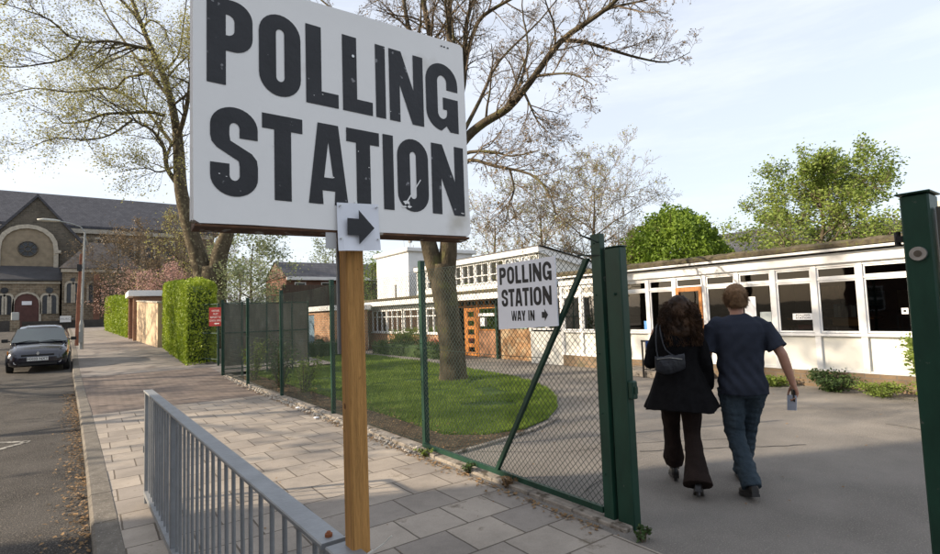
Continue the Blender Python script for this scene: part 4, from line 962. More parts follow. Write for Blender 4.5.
# polygonal side chapel with hipped roof
VY = CY-3
v0, v1 = at(62, 290, Y=VY).x, at(96, 290, Y=VY).x
ve = at(80, 268, Y=VY).z; vt = at(88, 243, Y=VY+3).z
mb = MB(); cxv = (v0+v1)/2; rx = (v1-v0)/2
mb.box((v0, VY, cz-1), (v1+3.5, VY+5, ve)); mb.build('chapel_wall', stone, ch)
mb = MB(); mb.add([(v0-.25, VY-.25, ve-.05), (v1+3.7, VY-.25, ve-.05), (v1+3.7, VY+5.2, ve-.05), (v0-.25, VY+5.2, ve-.05), (cxv+.7, VY+2.5, vt), (v1+1.5, VY+2.5, vt)], [(0, 1, 5, 4), (1, 2, 5), (2, 3, 4, 5), (3, 0, 4), (0, 3, 2, 1)]); mb.build('chapel_roof', M('lichened slate', (.15, .125, .105), .3, 3, .85, .3, 8), ch)
mb = MB(); mb.box((v0-.1, VY-.14, ve-.42), (v1+3.6, VY, ve-.1)); mb.build('string_course', trimstone, ch)
for x in (70, 76.5, 92, 98): lancet(at(x, 290, Y=VY).x, cz+2.3, .5, 1.9, VY, 'window', cgl)
for x in (73.2, 95): c_ = at(x, 270, Y=VY); mb = MB(); mb.prism([(c_.x+.2*math.cos(i*.628), cz+4.5+.2*math.sin(i*.628)) for i in range(10)], lambda u, v, t: (u, VY-.07+t, v), 0, .05); mb.build('round_window', cgl, ch)
mb = MB(); mb.box((v1-.2, VY-.5, cz-1), (v1+.3, VY-.001, ve-.6)); mb.build('buttress', M('reddish stone', (.25, .13, .09), .3, 3, .9), ch)
# churchyard wall, sign board, stone pier
mb = MB()
x = -30
mb.box((-30, 59.8, 1.2), (at(12, 325, Y=60).x, 60.1, 2.25)); mb.box((at(22, 325, Y=60).x, 59.8, 1.2), (at(106, 325, Y=60).x, 60.1, 2.15)); tag(mb.build('churchyard_wall', M('dark low wall', (.06, .055, .05), .3, 2, .9), base=(-5, 60, 1.2)), 'low dark wall along the front of the church', 'wall')
cb = thing('church_notice_board', 'white notice board on the low dark church wall beside the lamp post', 'sign', at(65, 320, Y=59.4))
A, B = at(60, 316, Y=59.5), at(71, 322, Y=59.5)
mb = MB(); mb.box((A.x, 59.45, B.z), (B.x, 59.5, A.z)); mb.build('board', white, cb)
mb = MB(); mb.box((A.x+.1, 59.51, 1.2), (A.x+.16, 59.55, A.z)); mb.box((B.x-.16, 59.51, 1.2), (B.x-.1, 59.55, A.z)); mb.build('leg', black, cb)
text('CHURCH', .26, ((A.x+B.x)/2, 59.44, (A.z+B.z)/2), FACE_S, M('grey lettering', (.3, .3, .32)), 'lettering', cb)
pr = thing('gate_pier', 'stone gate pier with a pale capping left of the church door', 'pier', at(15, 325, Y=58.5))
A = at(15, 325, Y=58.5)
mb = MB(); mb.box((A.x-.3, 58.2, 1.2), (A.x+.3, 58.8, 2.25)); mb.build('shaft', stone, pr)
mb = MB(); mb.box((A.x-.25, 58.25, 2.25), (A.x+.25, 58.75, 2.95), bev=.05); mb.build('capping', M('pale pier stone', (.42, .43, .42), .1, 3, .8), pr)

# ---------------- garden wall, gateway ----------------
gw = thing('garden_wall', 'cream rendered garden wall with a sloping pale coping between the two hedges', 'wall', (2.3, 32, .5))
wallc = M('cream wall render', (.50, .38, .25), .12, 1.5, .85, .3, 20, spots=((.36, .22, .13), 1.6, .58, .15))  # cream render with random brownish patches
a, b = Vector((2.5, 28.5, 0)), Vector((2.02, 34.6, 0)); pn = (b-a).normalized(); side = Vector((pn.y, -pn.x, 0))
mb = MB(); mb.loft([[p+Vector((0, 0, z0)), p+side*.22+Vector((0, 0, z0)), p+side*.22+Vector((0, 0, z1)), p+Vector((0, 0, z1))] for p, z0, z1 in ((a, .2, 2.55), (b, .4, 2.85))]); mb.build('wall', wallc, gw)
mb = MB(); mb.loft([[p-side*.04+Vector((0, 0, z1)), p+side*.26+Vector((0, 0, z1)), p+side*.26+Vector((0, 0, z1+.07)), p-side*.04+Vector((0, 0, z1+.07))] for p, z1 in ((a, 2.55), (b, 2.85))]); mb.build('coping', trimstone, gw)
gg = thing('garage', 'small brick gateway building with a flat white roof edge beyond the cream wall', 'outbuilding', (2.6, 35.5, .6))
mb = MB(); mb.box((2.45, 34.7, .3), (5.2, 35.0, 3.15)); mb.box((2.0, 37.0, .3), (5.2, 37.3, 3.15)); mb.box((1.86, 34.7, .3), (2.2, 35.0, 3.15)); mb.box((1.75, 36.9, .3), (2.0, 37.2, 3.15)); mb.box((2.2, 34.72, 1.0+1.6), (2.45, 34.98, 3.15)); mb.build('wall', brickmat('garage brick', (.33, .17, .10), (.26, .13, .08), (.3, .25, .2), .225, .075, .01, 'xz', var=.2), gg)
mb = MB(); mb.box((1.95, 35.0, .3), (2.05, 36.9, 2.9)); mb.build('door', M('brown garage door', (.16, .07, .04), .2, 3, .6), gg)
mb = MB(); mb.box((1.6, 34.45, 3.15), (5.4, 37.5, 3.48), bev=.02); mb.build('flat_roof', white, gg)

# ---------------- street lamp ----------------
lb = Vector((-.40, 30.4, zg(30.4)))
lp = thing('street_lamp', 'tall grey street lamp with an arm over the road by the parked car', 'street lamp', lb)
lm = M('lamp grey paint', (.27, .285, .285), .12, 5, .5)
mb = MB(); mb.tube([lb+Vector((0, 0, z)) for z in (-.1, 1.15, 1.25, 1.35)], [.095, .095, .075, .056], 12); mb.build('base', lm, lp)
mb = MB(); mb.tube([lb+Vector((.0+dx, 0, z)) for z, dx in ((1.3, 0), (3, .02), (5.0, .06), (5.55, .07))], [.052, .047, .042, .038], 10); mb.build('pole', lm, lp)
mb = MB(); mb.tube([lb+Vector((.07, 0, 5.5)), lb+Vector((-.1, -.02, 5.75)), lb+Vector((-.5, -.1, 5.88)), lb+Vector((-.95, -.15, 5.95))], .03, 8); mb.build('arm', lm, lp)
q = lb+Vector((-.95, -.15, 5.95)); mb = MB()
mb.loft([[q+Vector((-t, s_*w_, z)) for s_, z in ((-1, 0), (-.7, h), (.7, h), (1, 0), (.7, -h*.8), (-.7, -h*.8))] for t, w_, h in ((-.1, .04, .03), (.1, .12, .06), (.5, .13, .07), (.72, .05, .03))]); mb.build('lantern', M('lantern plastic', (.5, .5, .46), .1, 5, .4), lp, smooth=True)
mb = MB(); mb.box((lb.x-.1, lb.y-.13, lb.z+.3), (lb.x+.06, lb.y-.10, lb.z+.8)); mb.build('access_door', lm, lp)
rp_ = thing('wooden_pole', 'slim reddish brown pole standing just behind the street lamp', 'pole', (-.62, 33.2, .6))
mb = MB(); mb.tube([(-.62, 33.2, .4), (-.58, 33.2, 3.0), (-.50, 33.2, 5.3)], [.09, .075, .06], 8); mb.build('pole', M('red brown pole', (.22, .09, .055), .3, 3, .8), rp_)
mb = MB(); mb.box((-.66, 33.08, 4.4), (-.42, 33.14, 4.75)); mb.build('small_plate', black, rp_)
# ---------------- trees, hedges, plants ----------------
class Tree:
    def __init__(s, seed): s.r = random.Random(seed); s.mb = MB(); s.tw = MB(); s.tips = []
    def polyline(s, p, d, L_, n, wob, grav):
        pts = [p.copy()]; d = d.normalized()
        for i in range(n):
            d = (d+Vector((s.r.gauss(0, wob), s.r.gauss(0, wob), s.r.gauss(0, wob)+grav))).normalized()
            pts.append(pts[-1]+d*(L_/n))
        return pts
    def seg(s, pts, r0, r1, thick):
        n = len(pts); rad = [r0+(r1-r0)*(i/(n-1)) for i in range(n)]
        if thick: s.mb.tube(pts, rad, 8 if r0 > .12 else (6 if r0 > .04 else 4), cap=r0 > .05)
        else: s.tw.tube(pts, rad, 3, cap=False)
    def branch(s, pts, r0, r1, lev, kids, ratio=.5, spread=1.0, start=.2, maxlev=3, grav=.03, lenf=None, minr=.004):
        s.seg(pts, r0, r1, lev <= 1 or r0 > .03)
        tot = sum((b-a).length for a, b in zip(pts, pts[1:]))
        if lev >= maxlev: s.tips.append((pts[-1], pts[-1]-pts[-2])); s.tips.append((pts[len(pts)//2], pts[-1]-pts[-2])); return
        k = kids[min(lev, len(kids)-1)]
        for i in range(k):
            t = start+(1-start)*(i+s.r.random())/k
            f = t*(len(pts)-1); j = min(len(pts)-2, int(f)); p = pts[j].lerp(pts[j+1], f-j)
            d = (pts[j+1]-pts[j]).normalized(); o = Vector((s.r.gauss(0, 1), s.r.gauss(0, 1), s.r.gauss(0, 1)+.25)); o = (o-d*o.dot(d)).normalized()
            nd = (d*(.75)+o*spread*s.r.uniform(.6, 1.1))
            L2 = (lenf or tot)*ratio*s.r.uniform(.6, 1.15)*(1.1-.5*t) if lev else (lenf or tot*ratio)*s.r.uniform(.6, 1.2)*(1.1-.45*t)
            rr = max(minr, min((r0+(r1-r0)*t)*.55, L2*.022)); n = 5 if lev < 2 else 3
            c = s.polyline(p, nd, L2, n, .17, grav)
            s.branch(c, rr, max(minr*.7, rr*.3), lev+1, kids, ratio, spread, .15, maxlev, grav, None, minr)
        s.tips.append((pts[-1], pts[-1]-pts[-2]))
    def leaves(s, per, size, spread, flat=.3, prob=1):
        L_ = MB(); vs = []; fs = []
        for p, d in s.tips:
            if s.r.random() > prob: continue
            for _ in range(per):
                c = p+Vector((s.r.gauss(0, spread), s.r.gauss(0, spread), s.r.gauss(0, spread))); sz = size*s.r.uniform(.5, 1.3)
                a = Vector((s.r.gauss(0, 1), s.r.gauss(0, 1), s.r.gauss(0, .5))).normalized(); b = a.cross(Vector((s.r.gauss(0, 1), s.r.gauss(0, 1), s.r.gauss(0, 1)))).normalized()
                o = len(vs); vs += [c-a*sz, c-b*sz*.55, c+a*sz, c+b*sz*.6]; fs.append((o, o+1, o+2, o+3))
        L_.v = vs; L_.f = fs; L_.m = [0]*len(fs); return L_
    def done(s, name, label, loc, barkm, leafm=None, L_=None, cat='tree', group=None, twm=None):
        t = thing(name, label, cat, loc, group)
        tr = s.mb.build('trunk', barkm, t, smooth=True, normals=False)
        s.tw.build('twigs', twm or twigm, tr, normals=False)
        if L_ and L_.f: L_.build('crown', leafm, t, normals=False)
        return t
def leafmat(name, c1, c2, trans=.4): return M(name, c1, .3, .5, .6, base2=c2, trans=trans, detail=3)
yleaf = leafmat('young plane leaf', (.27, .26, .075), (.42, .40, .15))
gleaf = leafmat('spring green leaf', (.13, .19, .03), (.26, .33, .07))
bleaf = leafmat('bright green leaf', (.12, .20, .02), (.23, .33, .045), .4)
hleaf = leafmat('hedge leaf', (.17, .25, .018), (.34, .42, .04), .3)
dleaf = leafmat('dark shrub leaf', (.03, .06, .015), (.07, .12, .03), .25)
pleaf = leafmat('pale grey green leaf', (.16, .20, .09), (.27, .31, .16))
pinkl = leafmat('pink blossom', (.34, .19, .17), (.50, .33, .29))
brownl = leafmat('brown bud', (.17, .12, .06), (.27, .19, .09), .2)
dry = M('dry fallen leaf', (.15, .09, .045), .4, 9, .9, base2=(.30, .19, .09))

def ipts(lst, d0): return [at(x, y, d=d0+dd) for x, y, dd in lst]
def smooth_pts(P_, k=3):
    o = []
    for i in range(len(P_)-1):
        a = P_[max(0, i-1)]; b = P_[i]; c = P_[i+1]; d = P_[min(len(P_)-1, i+2)]
        for j in range(k):
            t = j/k; o.append(.5*((2*b)+(c-a)*t+(2*a-5*b+4*c-d)*t*t+(3*b-a-3*c+d)*t**3))
    o.append(P_[-1]); return o
# tree 2 : the plane on the lawn
T = Tree(21); D = 12.6; px_ = D/519
base = Vector((6.99, 10.4, 0)); 
def trunkto(T, pts, rad): T.mb.tube(smooth_pts(pts), [rad[0]+(rad[-1]-rad[0])*0 if 0 else r for r in [rad[min(len(rad)-1, int(i/3))]+(rad[min(len(rad)-1, int(i/3)+1)]-rad[min(len(rad)-1, int(i/3))])*((i % 3)/3) for i in range(3*(len(pts)-1)+1)]], 14, cap=True)
tb = at(449, 384, d=12.4)
trunkto(T, [Vector((base.x, base.y, -.1)), Vector((base.x, base.y, .12)), at(452, 350, d=12.45), at(447, 310, d=12.5), at(443, 280, d=12.5), at(442, 264, d=12.5)], [.42, .34, .30, .29, .31, .26])
trunkto(T, [at(439, 282, d=12.5), at(432, 257, d=12.5), at(427, 236, d=12.5), at(417, 190, d=12.6), at(410, 140, d=12.7), at(412, 95, d=12.8)], [.22, .205, .19, .17, .15, .12])
trunkto(T, [at(445, 282, d=12.5), at(448, 257, d=12.5), at(449, 232, d=12.4), at(451, 180, d=12.3), at(453, 150, d=12.2), at(454, 120, d=12.2)], [.23, .215, .20, .19, .18, .16])
limbs2 = [
 ([(412, 98, .2), (418, 60, .2), (408, 25, .3), (402, -10, .5), (392, -60, .8), (385, -130, 1)], .085, .02),
 ([(412, 95, .2), (430, 70, .2), (431, 45, .2), (424, 5, .1), (412, -50, 0), (400, -120, -.3)], .11, .03),
 ([(454, 120, -.4), (450, 80, -.4), (449, 45, -.4), (450, 0, -.4), (453, -60, -.5), (450, -130, -.7)], .10, .03),
 ([(454, 122, -.4), (463, 85, -.3), (465, 55, -.3), (467, 20, -.2), (480, -20, 0), (495, -80, .4)], .095, .03),
 ([(465, 60, -.3), (478, 22, -.6), (498, 6, -1), (530, -12, -1.5), (560, -40, -2)], .06, .015),
 ([(452, 158, -.3), (467, 137, -.3), (485, 122, -.4), (508, 108, -.6), (530, 82, -.9), (560, 42, -1.2), (590, 20, -1.5), (618, -2, -1.9), (640, -40, -2.2)], .125, .03),
 ([(562, 40, -1.2), (585, 42, -1.1), (612, 50, -.9), (640, 58, -.7), (668, 62, -.3), (690, 52, 0)], .05, .008),
 ([(535, 76, -.9), (552, 74, -1.5), (572, 74, -2), (592, 84, -2.4)], .035, .008),
 ([(524, 92, -.8), (530, 105, -.9), (537, 120, -1), (548, 132, -1)], .04, .008),
 ([(590, 20, -1.5), (610, 8, -1.3), (645, 0, -1), (680, -10, -.8)], .04, .008),
 ([(452, 160, -.3), (470, 152, -.6), (495, 152, -1), (512, 156, -1.4), (540, 150, -1.9)], .05, .01),
 ([(453, 172, -.3), (470, 160, -.8), (495, 166, -1.4), (530, 174, -2), (548, 192, -2.4), (556, 215, -2.7)], .055, .01),
 ([(510, 170, -1.7), (514, 190, -1.8), (508, 208, -1.9), (510, 228, -2)], .035, .008),
 ([(508, 108, -.6), (520, 84, .3), (528, 45, 1.2), (522, 5, 2), (528, -50, 3)], .05, .01),
 ([(412, 120, .2), (395, 90, .5), (372, 50, 1.2), (345, 20, 2), (310, -10, 2.5), (280, -40, 3)], .06, .012),
 ([(454, 150, -.3), (480, 100, 1), (500, 60, 2.2), (540, 20, 3.2), (580, -30, 4)], .06, .012),
]
for pts, r0, r1 in limbs2:
    P_ = smooth_pts(ipts(pts, D)); big = r0 > .07
    T.branch(P_, r0, r1, 1, [0, 18 if big else 12, 8, 5], .55, .9, .2, 4, -.01, 3.0 if big else 2.0, .0040)
L_ = T.leaves(1, .026, .03, prob=.4)
T.done('plane_tree', 'big forked plane tree, nearly bare, with mossy bark, growing from the school lawn', (base.x, base.y, 0), barkmoss, brownl, L_)

# tree 1 : plane behind the hedge
T = Tree(5); D = 31.0
b1 = at(214, 340, d=D); b1.z = .3
trunkto(T, [Vector((b1.x, b1.y, 0)), Vector((b1.x, b1.y, 1.2)), at(213, 300, d=D), at(213, 280, d=D), at(212, 266, d=D)], [1.0, .84, .74, .72, .57])
trunkto(T, [at(206, 285, d=D), at(198, 255, d=D), at(189, 225, d=D), at(181, 190, d=D), at(179, 155, d=D), at(177, 130, d=D)], [.57, .49, .42, .36, .32, .26])
trunkto(T, [at(216, 288, d=D), at(219, 258, d=D), at(228, 230, d=D), at(234, 195, d=D), at(238, 150, d=D), at(240, 90, d=D)], [.60, .48, .39, .33, .28, .21])
limbs1 = [
 ([(177, 132, 0), (171, 100, 0), (162, 72, 0), (150, 45, 0), (138, 15, .3), (125, -20, .5), (115, -70, 1)], .26, .06),
 ([(177, 140, 0), (186, 110, -1), (192, 70, -2), (200, 20, -3), (205, -40, -4)], .16, .04),
 ([(176, 182, 0), (167, 168, -.3), (164, 148, -.6), (152, 130, -1), (137, 122, -1.4), (128, 108, -1.8)], .17, .03),
 ([(165, 116, 0), (150, 112, -.5), (128, 113, -1.2), (105, 114, -2), (85, 121, -2.8), (64, 123, -3.4), (58, 116, -3.8)], .12, .03),
 ([(158, 82, 0), (150, 72, .4), (138, 75, .8), (125, 78, 1.2), (112, 90, 1.6), (90, 76, 2.2), (70, 60, 3)], .11, .02),
 ([(152, 50, 0), (135, 46, -.6), (110, 41, -1.4), (85, 42, -2), (68, 36, -2.6)], .12, .03),
 ([(80, 42, -2), (66, 58, -2.5), (40, 64, -3.4), (10, 67, -4.4), (-25, 60, -5)], .08, .02),
 ([(68, 36, -2.6), (50, 20, -3), (25, 10, -3.4), (-10, 0, -4)], .07, .02),
 ([(143, 28, .2), (150, 20, 0), (162, 26, -.3), (167, 36, -.6), (160, 44, -.9)], .07, .02),
 ([(140, 20, .2), (115, -5, 1), (85, -15, 2), (50, -20, 3), (10, -25, 4)], .10, .02),
 ([(173, 105, 0), (190, 90, -1.2), (205, 60, -2.4), (225, 20, -3.6)], .08, .02),
 ([(162, 72, 0), (178, 55, 1), (184, 20, 2), (190, -30, 3)], .08, .02),
 ([(177, 150, 0), (160, 128, 2.4), (135, 100, 4.5), (100, 88, 6.5), (60, 90, 8)], .13, .02),
 ([(172, 100, 0), (140, 62, 3), (110, 20, 5.5), (90, -20, 7)], .13, .02),
 ([(178, 165, 0), (160, 172, -2), (145, 168, -3.2), (118, 172, -4.2)], .07, .015),
 ([(132, 120, -1.5), (110, 135, -2.5), (85, 140, -3.4), (55, 138, -4.4), (25, 150, -5)], .07, .015),
 ([(105, 88, 1.5), (70, 92, 1.5), (35, 88, 1.5), (0, 95, 1.5), (-30, 90, 1.5)], .07, .015),
 ([(240, 95, 0), (225, 40, -.5), (215, -10, -1)], .16, .05), ([(240, 95, 0), (255, 30, 0), (262, -40, 0)], .14, .04)]
for pts, r0, r1 in limbs1:
    P_ = smooth_pts(ipts(pts, D)); big = r0 > .1
    T.branch(P_, r0*.93, r1*.95, 1, [0, 15 if big else 11, 7, 5], .55, .95, .16, 4, -.012, 5.7 if big else 4.2, .006)
L_ = T.leaves(4, .058, .28, prob=.55)
T.done('plane_tree', 'tall plane tree with yellow green young leaves rising behind the clipped hedge', (b1.x, b1.y, .3), bark, yleaf, L_)

def gentree(name, label, bx, by, bz, h, cr, seed, leafm, per, size, lspread, trunk_r=.2, clear=.3, kids=(11, 7, 5, 4), maxlev=3, barkm=bark, prob=1, minr=.008, spread=.9, group=None, up=.05, cat='tree', twm=None):
    T = Tree(seed); n = 7
    pts = [Vector((bx, by, bz-.2))]
    for i in range(1, n+1): pts.append(Vector((bx+T.r.gauss(0, .03)*h*.3, by+T.r.gauss(0, .03)*h*.3, bz+h*.92*i/n)))
    pts = smooth_pts(pts, 2); ln = len(pts)
    T.mb.tube(pts, [trunk_r*(1-.9*i/(ln-1))+.01 for i in range(ln)], 8)
    k = kids[0]
    for i in range(k):
        t = clear+(1-clear)*(i+T.r.random()*.7)/k; f = t*(ln-1); j = min(ln-2, int(f)); p = pts[j].lerp(pts[j+1], f-j)
        a = i*2.4+T.r.uniform(-.4, .4); el = .2+.6*t**1.5
        d = Vector((math.cos(a), math.sin(a), el)); 
        env = math.sqrt(max(.22, 1-((t-(clear+.42*(1-clear)))/(1-clear)/.68)**2)) if t > clear else 1
        L2 = cr*env*T.r.uniform(.8, 1.15)
        c = T.polyline(p, d, L2*1.08, 6, .12, up)
        r = max(minr*2, trunk_r*(1-t)*.5+.012); T.branch(c, r, minr, 1, kids, .55, spread, .12, maxlev, .01, None, minr)
    L_ = T.leaves(per, size, lspread, prob=prob) if leafm else None
    return T.done(name, label, (bx, by, bz), barkm, leafm, L_, group=group, cat=cat, twm=twm)
def onground(x, d, z=0):
    p = at(x, 300, d=d); return p.x, p.y
x, y = onground(598, 32); gentree('bare_tree', 'wide spreading bare tree with fine twigs behind the glazed hall, above the tall gate post', x, y, 0, 9.6, 5.0, 3, yleaf, 1, .055, .12, .22, .25, (18, 10, 6, 5), 4, prob=.5, minr=.010, twm=M('grey brown twig', (.16, .125, .09), .3, 4, .95), barkm=twigm)
x, y = onground(497, 30); gentree('bare_tree', 'smaller bare tree with pale buds left of the spreading bare tree', x, y, 0, 7.6, 3.3, 9, yleaf, 1, .05, .1, .16, .3, (10, 8, 6, 4), 4, prob=.35, minr=.008, twm=M('warm twig', (.25, .18, .11), .3, 4, .95))
x, y = onground(545, 36); gentree('bare_tree', 'bare tree with warm brown buds and small yellow leaves between the other two bare trees', x, y, 0, 9.8, 4.6, 19, yleaf, 1, .075, .2, .18, .25, (15, 9, 6, 4), 4, prob=.5, minr=.010, twm=MC['warm twig'])
x, y = onground(628, 50); gentree('bare_tree', 'dense brown bare tree low behind the round bright green tree', x, y, 0, 7.2, 4.2, 29, brownl, 3, .10, .3, .2, .15, (14, 8, 6), 3, minr=.012, twm=MC['warm twig'])
x, y = onground(828, 25); gentree('leafy_tree', 'airy tree with fresh green leaves over the school roof near the right gate post', x, y, 0, 7.9, 3.0, 12, gleaf, 3, .072, .16, .2, .2, (22, 10, 6, 5), 4, prob=.9, minr=.006)
x, y = onground(790, 22); gentree('small_tree', 'low yellow green tree just over the school roof left of the airy green tree', x, y, 0, 5.1, 2.2, 14, gleaf, 5, .07, .15, .12, .2, (11, 7, 4), 3, prob=.9, minr=.007)
x, y = onground(896, 19); gentree('small_tree', 'low yellowish tree touching the roof edge beside the right gate post', x, y, 0, 4.5, 1.9, 15, gleaf, 5, .06, .14, .1, .2, (11, 7, 4), 3, prob=.9, minr=.006)
# round bright tree: dense crown
def densecrown(name, label, cx, cy, cz_, rx, rz_, n, size, leafm, seed, trunk=.2, z0=0, cat='tree', lump=.22):
    rnd = random.Random(seed); vs = []; fs = []; 
    for _ in range(n):
        a = rnd.uniform(0, 6.283); u = rnd.uniform(-.75, 1); s_ = math.sqrt(max(0, 1-u*u)); d = Vector((s_*math.cos(a), s_*math.sin(a), u))
        rr = 1+lump*noise.noise(d*2.6+Vector((seed, 0, 0)))+lump*.6*noise.noise(d*6+Vector((seed, 3, 0))); k = rr*(rnd.random()**.22)
        if u > 0: k *= 1-.10*u
        tp = 1-.32*max(0, u)**1.5; c = Vector((cx+d.x*rx*k*tp, cy+d.y*rx*k*tp, cz_+d.z*rz_*k)); sz = size*rnd.uniform(.5, 1.3)
        A_ = Vector((rnd.gauss(0, 1), rnd.gauss(0, 1), rnd.gauss(0, 1))).normalized(); B_ = A_.cross(Vector((rnd.gauss(0, 1), rnd.gauss(0, 1), rnd.gauss(0, 1)))).normalized()
        o = len(vs); vs += [c-A_*sz, c-B_*sz*.55, c+A_*sz, c+B_*sz*.6]; fs.append((o, o+1, o+2, o+3))
    t = thing(name, label, cat, (cx, cy, z0)); m_ = MB(); m_.tube([(cx, cy, z0-.1), (cx, cy, cz_-.3*rz_), (cx+.1, cy, cz_+.6*rz_)], [trunk, trunk*.8, .04], 8)
    for i in range(14):
        a = i*2.4; z_ = cz_-rz_*.5+rz_*1.1*i/14; m_.tube([(cx, cy, z_), (cx+math.cos(a)*rx*.4, cy+math.sin(a)*rx*.4, z_+.3), (cx+math.cos(a)*rx*.75, cy+math.sin(a)*rx*.75, z_+.8)], [.05, .035, .015], 5)
    m_.build('trunk', bark, t); L_ = MB(); L_.v = vs; L_.f = fs; L_.m = [0]*len(fs); L_.build('crown', leafm, t, normals=False); return t
x, y = onground(677, 30); densecrown('round_tree', 'dense rounded tree in bright spring green behind the school roof', x, y, 4.6, 3.0, 2.9, 26000, .10, bleaf, 4)
x, y = onground(645, 60); densecrown('wooded_clump', 'brown olive wooded clump on the skyline behind the round green tree', x, y, 4, 9, 4.2, 9000, .3, brownl, 8)
# left background
for i, (xp, d, h, cr, lab, lm, lo) in enumerate(((150, 44, 9.0, 3.2, 'brown bare tree before the church, straight above the cream wall', brownl, 1), (118, 50, 9.0, 3.4, 'brown bare tree before the church, just right of the lamp post', brownl, 1), (184, 40, 8.5, 3.0, 'brown bare tree left of the forked plane trunk', yleaf, 1), (215, 46, 9.5, 4.0, 'bare tree seen between the forks of the leafy plane tree', brownl, 1))):
    x, y = onground(xp, d); gentree('bare_tree', lab, x, y, 1.2, h, cr, 40+i, lm, lo, .07, .2, .14, .12, (15, 9, 6, 4), 4, prob=.4, minr=.012, twm=MC['grey brown twig'])
x, y = onground(138, 41); gentree('blossom_tree', 'low tree covered in pink blossom behind the clipped hedge and wall', x, y, 1.0, 3.4, 2.8, 51, pinkl, 3, .06, .18, .12, .12, (14, 7, 5), 3, minr=.008, cat='tree')
x, y = onground(168, 36); gentree('blossom_tree', 'second pink blossom tree directly above the cream wall', x, y, 1.0, 3.9, 2.0, 52, pinkl, 6, .06, .18, .1, .12, (12, 7, 4), 3, minr=.008, cat='tree')
x, y = onground(252, 36); gentree('pale_tree', 'pale grey green leafy tree right of the forked plane trunk', x, y, .8, 6.6, 2.7, 61, pleaf, 5, .09, .25, .14, .1, (14, 8, 5), 3, minr=.008)
x, y = onground(240, 30); gentree('pale_tree', 'small pale bush-like tree behind the netted fence', x, y, .5, 4.0, 2.0, 62, pleaf, 5, .06, .2, .1, .05, (12, 7, 4), 3, minr=.007)
x, y = onground(333, 58); gentree('leafy_tree', 'small distant green tree rising over the slate roofed brick house', x, y, 1.6, 8.4, 3.0, 63, pleaf, 5, .12, .3, .14, .2, (11, 7, 4), 3, minr=.012)
x, y = onground(390, 45); densecrown('round_tree', 'low round green tree peeping over the white stair tower', x+2, y, 5.0, 2.6, 2.3, 5000, .13, pleaf, 18)
x, y = onground(372, 34); gentree('small_tree', 'dark green tree beside the white tower, behind the timber post', x, y, .5, 4.8, 1.6, 64, gleaf, 5, .07, .2, .1, .1, (11, 7, 4), 3, minr=.008)
# street trees on the far side (they dapple the road and the footway)
for i, (bx, by, hh) in enumerate(((-10.2, 15.5, 12.5), (-10.4, 22.5, 11.5), (-10.6, 30, 11), (-10.8, 38, 11))):
    gentree('street_tree', ['street tree with thin foliage on the far pavement, nearest the terrace', 'second street tree on the far pavement', 'third street tree on the far pavement', 'fourth street tree on the far pavement'][i], bx, by, zg(by), hh, 3.8, 70+i, yleaf, 4, .11, .25, .2, .38 if i == 0 else .22, (13, 7, 5), 3, prob=.8, minr=.012, group='street trees across the road')

